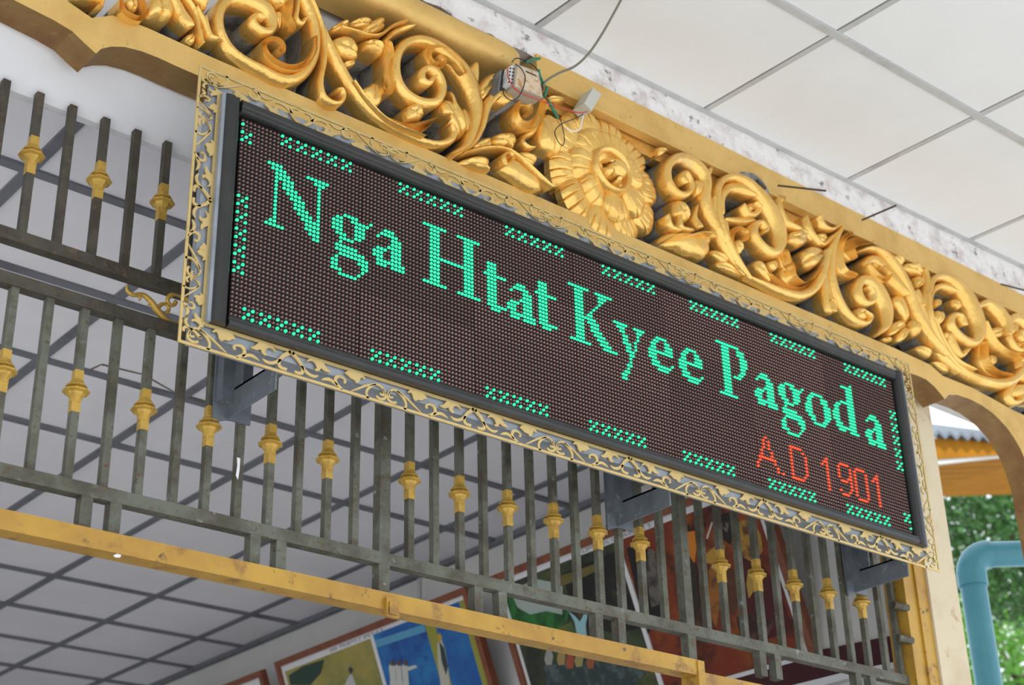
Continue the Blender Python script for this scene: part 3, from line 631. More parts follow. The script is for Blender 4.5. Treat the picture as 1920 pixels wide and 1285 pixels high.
# LED modules, 32 x 16 diodes each
b = MB(); g = .0004; b.box(-.005+.0011, .315-.0011, .0, .006, -.155+g, .005-g); mod_me = b.build('led_module', M['panel']); tmp = mod_me; mod_me = mod_me.data; bpy.data.objects.remove(tmp)
b = MB(); R1 = .0031
for r in range(16):
    for c in range(32):
        x, z = c*PITCH, -r*PITCH
        vs_ = [(x+R1*math.cos(k_*math.pi/3), .0, z+R1*math.sin(k_*math.pi/3)) for k_ in range(6)] + [(x+R1*.8*math.cos(k_*math.pi/3), -.0030, z+R1*.8*math.sin(k_*math.pi/3)) for k_ in range(6)] + [(x, -.0042, z)]
        fs = [(k_, (k_+1) % 6, 6+(k_+1) % 6, 6+k_) for k_ in range(6)] + [(6+k_, 6+(k_+1) % 6, 12) for k_ in range(6)]
        b.add(vs_, fs, [1 if k_ in (1, 2) else 0 for k_ in range(6)] + [1 if k_ in (1, 2) else 0 for k_ in range(6)])
        # little black visor above each diode
        b.add([(x-.0040, .0, z+.0040), (x+.0040, .0, z+.0040), (x+.0040, -.0045, z+.0040), (x-.0040, -.0045, z+.0040),
               (x-.0040, .0, z+.0048), (x+.0040, .0, z+.0048), (x+.0040, -.0045, z+.0048), (x-.0040, -.0045, z+.0048)],
              [(0, 1, 2, 3), (7, 6, 5, 4), (3, 2, 6, 7), (0, 3, 7, 4), (1, 5, 6, 2)], 2)
tmp = b.build('diode_grid', [M['diode'], M['diode2'], M['panel']], smooth=40, fix=False); grid_me = tmp.data; bpy.data.objects.remove(tmp)
for j in range(3):
    for i in range(7):
        o = put(link('led_module', mod_me), sg); o.location = (i*.32, random.uniform(-.0006, .0004), Z(-j*.16))
        d = link('diode_grid', grid_me, o); d['kind'] = 'stuff'
# glyphs as read from the photograph, row by row
def rows(txt):
    out = []
    for r, s in enumerate(txt.split(';')):
        for part in s.split(','):
            part = part.strip()
            if not part: continue
            a, *z = part.split('-'); 
            for c in range(int(a), int(z[0] if z else a)+1): out.append((c, r))
    return out
GL = {
 'N': '0-3,10-15;1-4,12-14;2-5,13;2-6,13;2,4-6,13;2,4-7,13;2,5-8,13;2,6-9,13;2,7-9,13;2,7-10,13;2,8-11,13;2,9-13;2,10-13;2,10-13;1,2,11-13;0-4,12,13',
 'g': '3-6,10;1,2,5-9;0-2,6-8;0-2,6-8;0-2,6-8;1-3,6,7;2-5;2;1-6;1-8;2-9;1,7-9;0,1,8,9;0,1,8;0-2,7;2-6',
 'a': '3-5;2-6;1,5-7;5-7;4-7;1-3,5-7;0-2,5-7;0-2,5-7;1-8;1-3,5-8',
 'H': '0-6,10-16;'+'2-4,12-14;'*7+'2-14;'+'2-4,12-14;'*6+'0-6,10-16',
 't': '1-3;1-3;1-3;0-6;'+'1-3;'*7+'1-6;2-4',
 'K': '0-6,9-14;2-4,10-12;2-4,10,11;2-4,10;2-4,9;2-4,8;2-4,7;2-4,6,7;2-8;2-4,6-9;2-4,7-9;2-4,7-10;2-4,8-11;2-4,9-12;2-4,10-13;0-6,11-15',
 'y': '0-4,7-10;1-3,8,9;2,3,8;3,4,8;3,4,7;3-5,7;4,5,7;4-6;5,6;5;5;4,5;4;3,4;2,3;2,3',
 'e': '3-6;2,3,6,7;1,2,6-8;1,2,6-8;0-8;0-2;0-2;1-3,8;1-7;3-6',
 'P': '0-8;2-4,8-10;2-4,8-10;2-4,9-11;2-4,9-11;2-4,9-11;2-4,9,10;2-4,9,10;2-4,8,9;2-4,6-8;2-4;2-4;2-4;2-4;2-4;0-6',
 'o': '3-7;2,3,7-9;1,2,7-9;1,2,8-10;0-2,8-10;0-2,8-10;0-2,8-10;1-3,8,9;2,3,7,8;3-7',
 'd': '9;5-9;7-9;7-9;7-9;7-9;4-9;2,3,7-9;1,2,7-9;1,2,7-9;0-2,7-9;0-2,7-9;0-2,7-9;1-3,7-9;1-9;2-4,7-10',
 'A': '4;3,5;3,5;3,5;2,6;2,6;1-7;1,7;0,8;0,8', 'D': '0-4;0,5;0,6;0,6;0,6;0,6;0,6;0,6;0,5;0-4', '1': '2;1,2;0,2;2;2;2;2;2;2;2',
 '9': '1-4;0,5;0,5;0,5;0,4,5;1-3,5;5;5;0,4;1-3', '0': '1-4;0,5;0,5;0,5;0,5;0,5;0,5;0,5;0,5;1-4', '.': '0'}
def lit(name, cells, mt):
    b = MB(); R2 = .0037
    for c, r in cells:
        p = cell(c, r); n = 8; vs_ = []
        for (rr, y) in ((1, -.0005), (1, -.0035), (.72, -.0053)):
            vs_ += [(p[0]+R2*rr*math.cos(2*math.pi*k_/n), y, p[2]+R2*rr*math.sin(2*math.pi*k_/n)) for k_ in range(n)]
        vs_.append((p[0], -.0059, p[2]))
        b.add(vs_, [(i*n+k_, i*n+(k_+1) % n, (i+1)*n+(k_+1) % n, (i+1)*n+k_) for i in range(2) for k_ in range(n)] + [(2*n+k_, 2*n+(k_+1) % n, 3*n) for k_ in range(n)])
    o = put(b.build(name, mt, smooth=60), sg); o['kind'] = 'stuff'; return o
def glyph(ch, px, py, c0, r0, mt, nm):
    """place a glyph so that its cell (c0, r0) is the diode seen at px, py"""
    p = onY(px, py, -.004); c = round(p[0]/PITCH)-c0; r = round((GZ-p[2])/PITCH)-r0
    lit(nm, [(c+a, r+q) for a, q in rows(GL[ch])], mt); return c, r
POS = []
for ch, px, py, c0, r0 in [('N', 504.7, 305.3, 0, 0), ('g', 647.1, 406.4, 3, 0), ('a', 723, 435.2, 3, 0), ('H', 795.9, 421, 0, 0), ('t', 914.3, 488.9, 1, 0), ('a', 968.2, 530.4, 3, 0), ('t', 1014.3, 527.9, 1, 0),
      ('K', 1070.4, 529.6, 0, 0), ('y', 1153.8, 600.9, 0, 0), ('e', 1232.8, 631.4, 3, 0), ('e', 1288.4, 651.7, 3, 0), ('P', 1344, 636.2, 0, 0), ('a', 1427.7, 703.7, 3, 0), ('g', 1474, 721, 3, 0), ('o', 1523.6, 739.2, 3, 0), ('d', 1579.9, 726.6, 5, 1), ('a', 1631.6, 779.2, 3, 0)]:
    POS.append((ch, *glyph(ch, px, py, c0, r0, M['green'], 'green_letter')))
for ch, px, py, c0, r0 in [('A', 1435.3, 821.4, 4, 0), ('.', 1471, 889.3, 0, 0), ('D', 1482.8, 837.2, 0, 0), ('1', 1551.7, 860.2, 2, 0), ('9', 1574.5, 867.1, 1, 0), ('0', 1604.9, 878.4, 1, 0), ('1', 1643, 892.3, 2, 0)]:
    POS.append((ch, *glyph(ch, px, py, c0, r0, M['red'], 'red_letter')))
print('GLYPHS', POS)
# dashes round the border
def dash(c, r): return [(c+2*k_, r) for k_ in range(10)] + [(c+2*k_, r+2) for k_ in range(10)] + [(c+1+4*k_, r+1) for k_ in range(5)]
def vdash(c, r): return [(c, r+2*k_) for k_ in range(10)] + [(c+2, r+2*k_) for k_ in range(10)] + [(c+1, r+1+4*k_) for k_ in range(5)]
for k_ in range(7):
    lit('border_dash', dash(10+32*k_, 0), M['green']); lit('border_dash', dash(3+32*k_, 45), M['green'])
lit('border_dash', vdash(0, 19), M['green']); lit('border_dash', vdash(221, 10), M['green'])
lit('border_dash', [(0, 1), (0, 3), (0, 5), (1, 4), (2, 3), (2, 5)], M['green']); lit('border_dash', [(221, 42), (223, 42), (222, 43), (221, 44), (223, 44), (223, 46)], M['green'])

# --- brass filigree frame: four strips of cut sheet, one motif mirrored and repeated
UO, UI = (-.113, 2.345, .098, -.567), (-.058, 2.288, .043, -.507)      # outer and inner: left, right, top, bottom
C1 = (330, 600, 7.385); SU0, SU1 = -.089, .147
def su(x, y):
    p = onY(C1[0]+x/C1[2], C1[1]+y/C1[2], 0.0)
    return np.array([(p[0]-SU0)/(SU1-SU0), ((p[2]-GZ)+.567)/.060])     # s along, t from outer to inner edge
V_ = [([(720, 470), (620, 370), (520, 270), (430, 195), (360, 145), (300, 128), (240, 150), (205, 200), (200, 255), (235, 300), (290, 322), (340, 315)], [14, 24, 26, 28, 30, 30, 30, 30, 32, 34, 36, 40]),
      ([(250, 150), (222, 200), (240, 240), (288, 242)], [20, 24, 28, 30]), ([(360, 148), (430, 220), (482, 300), (492, 365), (465, 425)], [20, 30, 34, 36, 46]),
      ([(850, 520), (945, 490), (960, 430), (925, 375), (860, 358), (818, 380), (838, 420)], [30, 50, 44, 38, 32, 34, 26]), ([(930, 510), (1030, 495), (1100, 525), (1160, 572)], [40, 44, 36, 8]),
      ([(1580, 455), (1500, 490), (1440, 545), (1400, 580), (1330, 600), (1260, 585), (1205, 540)], [60, 56, 50, 48, 44, 36, 10]), ([(1440, 545), (1425, 610), (1450, 660), (1530, 690)], [40, 40, 40, 40]),
      ([(1590, 440), (1560, 462)], [50, 46])]
LV = [[(590, 128), (560, 140), (530, 165), (540, 185), (590, 180), (610, 230), (610, 260), (650, 310), (690, 285), (750, 300), (790, 280), (840, 275), (815, 230), (780, 200), (780, 168)],
      [(1170, 300), (1150, 320), (1100, 365), (1040, 380), (1060, 405), (1120, 425), (1180, 415), (1200, 470), (1240, 500), (1270, 490), (1235, 450), (1260, 405), (1300, 390), (1350, 420), (1390, 465), (1370, 410), (1330, 365), (1330, 340)]]
def smp(poly): return [su(*p) for p in poly]
def unit(place, parent):
    """place(s, t) -> (x, z) on the sheet"""
    T = .0022
    def pt(s, t, y): x, z = place(s, t); return (x, y, z)
    b = MB()
    for pts, wd in V_:
        C = crom([(*p, w_) for p, w_ in zip(pts, wd)], 5); n = len(C); vs_ = []
        for i in range(n):
            tg = (C[min(i+1, n-1)]-C[max(i-1, 0)])[:2]; tg = tg/(np.linalg.norm(tg)+1e-9); nr_ = np.array([-tg[1], tg[0]])*C[i][2]*.5
            a, c = su(*(C[i][:2]+nr_)), su(*(C[i][:2]-nr_))
            for y in (-.001, T): vs_ += [pt(a[0], min(max(a[1], .02), .98), y), pt(c[0], min(max(c[1], .02), .98), y)]
        fs = []
        for i in range(n-1):
            o_ = 4*i; e = 4*(i+1); fs += [(o_, o_+1, e+1, e), (o_+2, e+2, e+3, o_+3), (o_, e, e+2, o_+2), (o_+1, o_+3, e+3, e+1)]
        fs += [(0, 2, 3, 1), (4*(n-1), 4*(n-1)+1, 4*(n-1)+3, 4*(n-1)+2)]
        b.add(vs_, fs)
    o = b.build('vine', M['brass']); o.parent = parent
    for lf in LV:
        b = MB(); b.prism([pt(s, min(t, .97), -.0015) for s, t in smp(lf)], (0, T+.001, 0)); o = b.build('vine_leaf', M['brass']); o.parent = parent
def strip(name, seg):
    """a strip from its two rims; coordinates are world, parented without offset"""
    b = MB()
    for (x0, x1, z0, z1) in seg: b.box(x0, x1, -.001, .002, Z(z0), Z(z1))
    return put(b.build(name, M['brass']), sg)
rw, ri = .0062, .0072
oT = strip('filigree_strip', [(UO[0], UO[1], UO[2]-rw, UO[2]), (UI[0]-ri, UI[1]+ri, UI[2], UI[2]+ri)])
oB = strip('filigree_strip', [(UO[0], UO[1], UO[3], UO[3]+rw), (UI[0]-ri, UI[1]+ri, UI[3]-ri, UI[3])])
oL = strip('filigree_strip', [(UO[0], UO[0]+rw, UO[3]+rw, UO[2]-rw), (UI[0]-ri, UI[0], UI[3], UI[2])])
oR = strip('filigree_strip', [(UO[1]-rw, UO[1], UO[3]+rw, UO[2]-rw), (UI[1], UI[1]+ri, UI[3], UI[2])])
WB = .060; WL = .055
edges = [-.095 + .2425*k_ for k_ in range(11)]
for k_ in range(10):
    a, c = (edges[k_], edges[k_+1]) if k_ % 2 == 0 else (edges[k_+1], edges[k_])
    unit(lambda s, t: (a+(c-a)*s, Z(UO[3]+WB*t)), oB); unit(lambda s, t: (a+(c-a)*s, Z(UO[2]-.055*t)), oT)
for a, c in ((-.034, .072), (-.034, -.225), (-.415, -.225), (-.415, -.545)):
    unit(lambda s, t: (UO[0]+WL*t, Z(a+(c-a)*s)), oL); unit(lambda s, t: (UO[1]-.057*t, Z(a+(c-a)*s)), oR)
# little screw heads
for (u, v, par) in [(-.060, .045, oT), (-.060, -.509, oB)] + [(e, -.512, oB) for e in edges[1::2]] + [(e+.02, .046, oT) for e in edges[1::2]] + [(-.063, -.03, oL), (-.063, -.225, oL)]:
    b = MB(); b.tube([(u, .002, Z(v)), (u, -.003, Z(v)), (u, -.004, Z(v))], [.0022, .0022, .001], 8); o = b.build('screw', M['brass'], smooth=40); o.parent = par
# --- steel brackets that carry the sign on the grille
def bracket(x):
    br = put(empty('bracket'), sg); br.matrix_parent_inverse = Matrix.Translation(sg.location).inverted(); br.location = (x, .2, Z(-.5))
    def sub(b, nm): o = b.build(nm, M['bracket']); o.parent = br; o.matrix_parent_inverse = Matrix.Translation(br.location).inverted(); return o
    b = MB(); b.box(x-.002, x+.003, .03, .222, Z(-.590), Z(-.528)); b.box(x-.002, x+.040, .03, .222, Z(-.533), Z(-.528)); sub(b, 'arm')
    b = MB(); b.prism([(x-.034, .222, Z(-.44)), (x+.058, .222, Z(-.44)), (x+.058, .222, Z(-.590)), (x+.034, .222, Z(-.590)), (x+.014, .222, Z(-.590)), (x, .222, Z(-.592)), (x-.034, .222, Z(-.606))], (0, .006, 0)); sub(b, 'back_plate')
    b = MB(); b.box(x-.030, x-.002, .195, .222, Z(-.560), Z(-.40)); b.box(x-.002, x+.004, .16, .222, Z(-.53), Z(-.40)); sub(b, 'upright')
for x in (.132, 1.28, 2.235): bracket(x)
# ================================================================== SMALL THINGS ON THE CARVING
ps = thing('power_supply', tuple(onY(985, 190, .03)), 'grey metal power supply with label and terminals, wired on the carving', 'power supply')
def pxbox(name, corners, y0, y1, mt, parent, side=None):
    b = MB(); b.prism([onY(x, y, y0) for x, y in corners], (0, y1-y0, 0), 0, 1 if side else 0); return put(b.build(name, [mt, side] if side else mt), parent)
M['case'] = mat('grey_metal_case', (.42, .39, .33), .5, .2); M['label'] = mat('cream_label', (.60, .47, .33), .6, 0, .4, [((.48, .26, .12), 60, .52, .60, 3), ((.70, .62, .50), 25, .55, .7, 3)])
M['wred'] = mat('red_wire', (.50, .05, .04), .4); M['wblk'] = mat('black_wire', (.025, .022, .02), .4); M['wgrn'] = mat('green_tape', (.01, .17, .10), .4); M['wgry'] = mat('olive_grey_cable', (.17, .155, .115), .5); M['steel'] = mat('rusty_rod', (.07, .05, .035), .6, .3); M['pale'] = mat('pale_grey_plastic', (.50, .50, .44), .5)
SB = (900, 60, 5.84)
pxbox('case', pxs(SB, [(398, 348), (642, 440), (690, 722), (374, 604)]), .012, .065, M['case'], ps)
pxbox('label_sheet', pxs(SB, [(410, 366), (632, 450), (676, 700), (388, 592)]), .0105, .012, M['label'], ps)
pxbox('printed_line', pxs(SB, [(500, 422), (618, 474), (622, 490), (503, 437)]), .0098, .0105, M['wblk'], ps)
pxbox('terminal_block', pxs(SB, [(330, 372), (394, 352), (374, 596), (296, 555)]), .022, .06, M['white'], ps)
for r_ in range(5):
    for c_ in range(2):
        x, y = SB[0]+(330+c_*34-r_*5)/SB[2], SB[1]+(400+r_*38+c_*6)/SB[2]
        p = onY(x, y, .021); b = MB(); b.tube([p, p+np.array([0, -.003, 0])], .0022, 6); put(b.build('terminal', M['wblk']), ps)
pxbox('side_bracket', pxs(SB, [(222, 420), (240, 423), (212, 660), (192, 655)]), .03, .06, M['bracket'], ps)
pxbox('shadow_gap_plate', pxs(SB, [(240, 430), (330, 372), (296, 560), (262, 650), (215, 640)]), .045, .06, M['wblk'], ps)  # black sheet painted in for the shadowed gap beside the terminals
sb = thing('adapter_box', tuple(onY(1109, 209, .01)), 'small pale plastic box tucked against the gold top rail', 'box')
pxbox('box_shell', pxs(SB, [(1235, 605), (1332, 682), (1222, 872), (1132, 782)]), .022, .066, M['pale'], sb)
pxbox('box_lid', pxs(SB, [(1240, 614), (1322, 682), (1218, 858), (1142, 780)]), .019, .022, M['pale'], sb)
def wire(name, crop, pts, r, mt, label, ys, cat='wire'):
    ys = ys if isinstance(ys, (list, tuple)) else [ys]*len(pts)
    P_ = crom([onY(crop[0]+x/crop[2], crop[1]+y/crop[2], Y) for (x, y), Y in zip(pts, ys)], 8)
    b = MB(); b.tube(P_, r, 7); return tag(b.build(name, mt, smooth=60), label, cat)
wire('wire', SB, [(300, 400), (310, 500), (365, 600), (450, 670), (640, 740), (760, 790), (950, 850), (1080, 885), (1180, 875)], .0018, M['wred'], 'red wire from power supply to pale plastic box', [.018, .012, .006, .004, .006, .02, .04, .03, .025])
wire('wire', SB, [(385, 350), (450, 400), (495, 500), (470, 620), (420, 710), (350, 750), (270, 700), (245, 600), (250, 520)], .0016, M['wblk'], 'black wire looping in front of the power supply label', [.01, .004, .002, .002, .004, .01, .014, .016, .02])
wire('wire', SB, [(350, 330), (390, 290), (450, 295), (500, 320), (560, 350), (620, 400), (650, 470)], .0016, M['wblk'], 'thin dark wire over the top of the power supply', .03)
wire('wire', SB, [(690, 560), (630, 570), (615, 610), (660, 655), (690, 620), (670, 580), (680, 680), (740, 740), (800, 830), (880, 960), (910, 1080), (925, 1190), (900, 1245), (850, 1190), (820, 1100), (850, 1040), (930, 990), (1040, 950), (1130, 900)], .0014, M['wblk'], 'thin black wire knotted and looping over the rosette petals', .028)
wire('wire', SB, [(940, 1050), (1010, 1085), (1090, 1070), (1110, 1000), (1130, 920)], .0018, M['white'], 'short white wire hanging below the pale plastic box', .02)
wire('cable', (0, 0, 1), [(1018, 165), (1024, 152), (1048, 137), (1078, 124), (1104, 100), (1128, 65), (1148, 30), (1170, -12), (1190, -60)], .0034, M['wgry'], 'olive grey cable rising from the carving to the ceiling', [.03, .02, .0, -.03, -.06, -.10, -.14, -.19, -.25], 'cable')
for pts, lb in (([(640, 415), (655, 480), (690, 555)], 'green taped wire joint beside the power supply label'), ([(730, 600), (722, 660), (705, 710)], 'short green taped joint below the knot of wires'), ([(755, 760), (800, 850), (855, 945)], 'long green taped joint hanging over the rosette'), ([(505, 335), (560, 310), (655, 290)], 'green taped wire joint against the white plaster')):
    wire('taped_joint', SB, pts, [.004, .0045, .003][0], M['wgrn'], lb, .024)
for (p0, p1, Y0_, Y1_, lb) in (((1458, 348), (1549, 358), .06, -.05, 'thin rusty rod sticking out of chipped cement in the gold rail'), ((1616, 413), (1681, 385), .06, -.06, 'thin rusty rod poking from the plaster strip'), ((1876, 533), (1935, 548), .06, -.02, 'thin rusty rod at the far right end of the rail')):
    b = MB(); b.tube([onY(*p0, Y0_), onY(*p1, Y1_)], .0032, 7); tag(b.build('rusty_rod', M['steel'], smooth=60), lb, 'rod')
# chipped cement patch in the rail
b = MB(); pts = [(1391, 318), (1412, 320), (1428, 332), (1436, 345), (1448, 366), (1438, 372), (1424, 360), (1410, 352), (1392, 340)]
Q_ = [onY(x, y, .066) for x, y in pts]; ce = sum(Q_)/len(Q_)
vs_ = [q_ + np.array([0, .014, 0]) for q_ in Q_] + [ce+(q_-ce)*.8 + np.array([0, random.uniform(-.004, .004), 0]) for q_ in Q_] + [ce + np.array([0, .006, 0])]
n = len(Q_); b.add(vs_, [(k_, (k_+1) % n, n+(k_+1) % n, n+k_) for k_ in range(n)] + [(n+k_, n+(k_+1) % n, 2*n) for k_ in range(n)])
put(b.build('chipped_patch', M['stone']), fz)
p = onY(1426, 346, .058); b = MB(); b.tube([p+np.array([-.016, 0, .006]), p+np.array([.018, 0, -.008])], .008, 7); put(b.build('hole_shade', M['wblk']), fz)  # black plug painted in for the shade inside the hole

# ================================================================== PAINTINGS ON THE SIDE WALL
TH = math.radians(20); PD = np.array([math.sin(TH), 0, -math.cos(TH)]); PN = np.array([-math.cos(TH), 0, -math.sin(TH)]); PO = np.array([2.30, 0, Z(-.072)])
def pa(px, py): p = onP(px, py, PO, PN); return p[1], (p-PO) @ PD
def pp(y, s, h): return PO + np.array([0, y, 0]) + PD*s + PN*h
def slab(b, y0, y1, s0, s1, h0, h1): b.prism([pp(y0, s0, h1), pp(y1, s0, h1), pp(y1, s1, h1), pp(y0, s1, h1)], PN*(h0-h1))
C7 = (640, 855, 2.989); C8 = (1280, 855, 2.989)
def paint(name, col, crop, pts, h, parent, rough=.35, noise=None):
    mt = mat('paint_'+name, col, rough, 0, .4, noise)
    q_ = [pp(*pa(x, y), h) for x, y in pxs(crop, pts)]
    b = MB(); b.prism(q_, -PN*.0008); return put(b.build(name, mt), parent)
def picture(label, yl, yr, hgt):
    t = thing('framed_painting', tuple(pp((yl+yr)/2, hgt, 0)), label, 'painting'); w_ = .028
    for nm, (a0, a1, s0, s1) in (('frame_bar', (yr, yl, 0, w_)), ('frame_bar', (yr, yl, hgt-w_, hgt)), ('frame_bar', (yl-w_, yl, w_, hgt-w_)), ('frame_bar', (yr, yr+w_, w_, hgt-w_))):
        b = MB(); slab(b, a0, a1, s0, s1, -.02, .012); put(b.build(nm, M['frame']), t)
    b = MB(); slab(b, yr+w_, yl-w_, w_, hgt-w_, -.015, 0); put(b.build('white_mat', M['white']), t)
    return t
def script(parent, y0, y1, s, h, size):
    """a caption line of small round letters"""
    b = MB(); y = y0; dr = -1 if y1 < y0 else 1; rnd = random.Random(int(abs(y0)*1000))
    while (y1-y)*dr > size:
        r = size*.42; a0 = rnd.uniform(0, 6); span = rnd.choice([4.2, 5.2, 6.2]); n = 9; vs_ = []
        for k_ in range(n+1):
            th = a0 + span*k_/n
            for rr in (r, r*.62): vs_.append(pp(y + dr*(rr*math.cos(th)+size*.5), s + rr*math.sin(th), h))
        b.add(vs_, [(2*k_, 2*k_+1, 2*k_+3, 2*k_+2) for k_ in range(n)]); y += dr*size*(1.05 + (rnd.random() < .2)*.8)
    o = put(b.build('caption_line', M['wblk'], fix=False), parent); o['kind'] = 'stuff'; return o
y1l, _ = pa(517, 1241); y1r, _ = pa(909, 1215)
p1 = picture('framed painting of a blue sea with white figures, leaning from the wall', y1l, y1r, .68)
def span(name, col, ya, yb, s0, s1, h, par, noise=None):
    b = MB(); slab(b, ya, yb, s0, s1, h-.0008, h); return put(b.build(name, mat('paint_'+name, col, .35, 0, .4, noise), None), par)
Yof = lambda crop, x, y: pa(crop[0]+x/crop[2], crop[1]+y/crop[2])[0]
yA = Yof(C7, 178, 1040); yB = Yof(C7, 470, 950); yC = Yof(C7, 530, 960); yD = Yof(C7, 712, 1000); yE = Yof(C7, 762, 1010)
span('yellow_field', (.36, .29, .07), y1l-.05, yA+.012, .055, .63, .0012, p1, [((.20, .21, .06), 6, .42, .62, 4), ((.42, .36, .16), 9, .55, .7, 4)])
span('blue_sea', (.012, .10, .36), yA-.012, yB, .045, .63, .0012, p1, [((.02, .20, .48), 7, .42, .66, 5), ((.006, .04, .20), 13, .55, .72, 4)])
span('olive_band', (.30, .29, .045), yB, yC, .045, .63, .0014, p1); span('blue_sea', (.012, .10, .36), yC, yD, .045, .40, .0012, p1, [((.02, .18, .44), 7, .45, .66, 5)])
span('grey_shore', (.13, .13, .14), yC, yD, .40, .63, .0012, p1); span('olive_band', (.30, .29, .045), yD, yE, .045, .63, .0014, p1)
paint('pale_sea', (.10, .32, .50), C7, [(190, 1035), (465, 945), (475, 985), (200, 1075)], .002, p1)
for k_, x in enumerate((290, 325, 362)):
    paint('white_figure', (.55, .55, .50), C7, [(x-22, 1180), (x-4, 1160), (x+12, 1180), (x+20, 1280), (x+30, 1330), (x-20, 1340), (x-14, 1250)], .0022+.0004*k_, p1)
    paint('figure_head', (.10, .06, .04), C7, [(x-12, 1158), (x, 1142), (x+14, 1150), (x+10, 1175), (x-6, 1178)], .0034, p1)
paint('raised_arm', (.55, .55, .50), C7, [(368, 1185), (420, 1172), (428, 1186), (380, 1205)], .0036, p1)
paint('white_figure', (.50, .48, .38), C7, [(540, 1060), (560, 1020), (585, 1090), (600, 1180), (612, 1285), (560, 1290), (545, 1180)], .0024, p1); paint('dark_cloak', (.03, .05, .05), C7, [(552, 1040), (580, 1080), (600, 1180), (590, 1230), (565, 1150)], .003, p1); paint('figure_head', (.45, .32, .06), C7, [(538, 1010), (555, 990), (570, 1020), (552, 1045)], .0034, p1)
paint('white_figure', (.50, .50, .48), C7, [(40, 1240), (60, 1220), (85, 1290), (20, 1290)], .0024, p1); paint('figure_head', (.05, .03, .03), C7, [(40, 1195), (55, 1180), (68, 1200), (55, 1225)], .003, p1)
paint('dark_tree', (.02, .05, .035), (0, 855, 2.989), [(1620, 1230), (1700, 1180), (1820, 1140), (1800, 1220), (1740, 1285), (1630, 1285)], .0024, p1)
script(p1, Yof(C7, -60, 1110), Yof(C7, 260, 1000), .041, .001, .018)
y2l, _ = pa(958, 1210); y2r, _ = pa(1512, 1160)
p2 = picture('framed double painting, green battle scene beside a red and gold scene', y2l, y2r, .70)
yM = Yof(C7, 1655, 830)
span('battle_scene', (.055, .075, .03), y2l-.045, yM+.012, .05, .66, .0012, p2, [((.02, .022, .015), 5, .40, .60, 5), ((.12, .11, .03), 9, .56, .70, 4)])
span('red_scene', (.19, .028, .009), yM-.012, y2r+.05, .05, .60, .0012, p2, [((.28, .068, .010), 5, .45, .62, 4), ((.035, .010, .008), 5.5, .47, .60, 5)])
paint('pale_sky', (.36, .42, .38), C7, [(950, 760), (1090, 690), (1240, 720), (1240, 890), (1060, 900), (980, 850)], .002, p2)
paint('green_bushes', (.025, .16, .03), C7, [(925, 790), (960, 780), (990, 850), (1060, 890), (1150, 870), (1240, 890), (1280, 840), (1270, 920), (1200, 980), (1080, 960), (960, 930)], .0024, p2, noise=[((.012, .07, .015), 14, .45, .6, 4)])
paint('olive_field', (.16, .15, .025), C7, [(960, 930), (1080, 955), (1200, 975), (1290, 930), (1320, 1010), (1180, 1070), (1010, 1050)], .0022, p2, noise=[((.05, .11, .03), 9, .45, .62, 4)])
paint('dark_rocks', (.012, .011, .010), C7, [(1240, 660), (1400, 590), (1580, 520), (1640, 760), (1690, 960), (1540, 1000), (1400, 960), (1290, 840)], .0018, p2, noise=[((.06, .05, .02), 9, .52, .66, 4)])
paint('ochre_cliff', (.14, .11, .03), C7, [(1180, 690), (1330, 640), (1440, 600), (1420, 650), (1320, 700), (1210, 740)], .0026, p2)
paint('blue_figure', (.30, .52, .58), C7, [(1275, 870), (1315, 900), (1340, 930), (1365, 880), (1385, 875), (1372, 950), (1378, 1010), (1325, 1010), (1310, 930)], .003, p2); paint('figure_head', (.10, .06, .04), C7, [(1325, 890), (1340, 868), (1357, 890), (1340, 912)], .0034, p2)
paint('dark_water', (.03, .05, .05), C7, [(1140, 1180), (1320, 1140), (1560, 1120), (1730, 1190), (1640, 1290), (1150, 1290)], .0022, p2, noise=[((.10, .13, .13), 18, .5, .64, 4)])
for k_, (x, y, cl) in enumerate(((1165, 1110, (.32, .32, .30)), (1235, 1110, (.35, .25, .10)), (1285, 1130, (.35, .08, .04)), (1335, 1120, (.33, .28, .10)), (1400, 1130, (.30, .10, .05)))):
    paint('crowd_figure', cl, C7, [(x-24, y+30), (x-12, y-20), (x+8, y-30), (x+26, y+10), (x+18, y+60), (x-14, y+64)], .0032+.0003*k_, p2)
b = MB(); slab(b, yM-.010, yM+.010, .03, .66, .001, .004); put(b.build('white_divider', M['white']), p2)
paint('dark_pillar', (.012, .009, .008), C7, [(1600, 520), (1690, 470), (1740, 560), (1800, 900), (1720, 1000), (1660, 780)], .0022, p2)
paint('grey_statue', (.14, .12, .10), C7, [(1720, 520), (1760, 530), (1780, 700), (1790, 830), (1740, 850), (1715, 680)], .0028, p2, noise=[((.04, .03, .03), 20, .45, .6, 4)])
paint('maroon_curtain', (.075, .008, .010), C8, [(300, 620), (400, 560), (470, 640), (560, 800), (620, 980), (440, 1040), (380, 1030)], .0022, p2); paint('golden_figure', (.40, .22, .035), C8, [(290, 400), (340, 360), (400, 370), (440, 440), (455, 530), (400, 600), (330, 560), (290, 500)], .003, p2, noise=[((.12, .05, .02), 18, .48, .62, 4)])
paint('dark_figure', (.02, .012, .012), C8, [(210, 330), (290, 310), (300, 420), (270, 500), (230, 470)], .0028, p2, noise=[((.20, .16, .14), 30, .58, .68, 3)]); paint('golden_arm', (.45, .25, .04), C8, [(120, 560), (180, 510), (240, 500), (235, 580), (190, 610), (135, 600)], .003, p2); paint('ochre_robe', (.42, .27, .05), C8, [(370, 640), (420, 620), (400, 760), (375, 800), (360, 720)], .0034, p2)
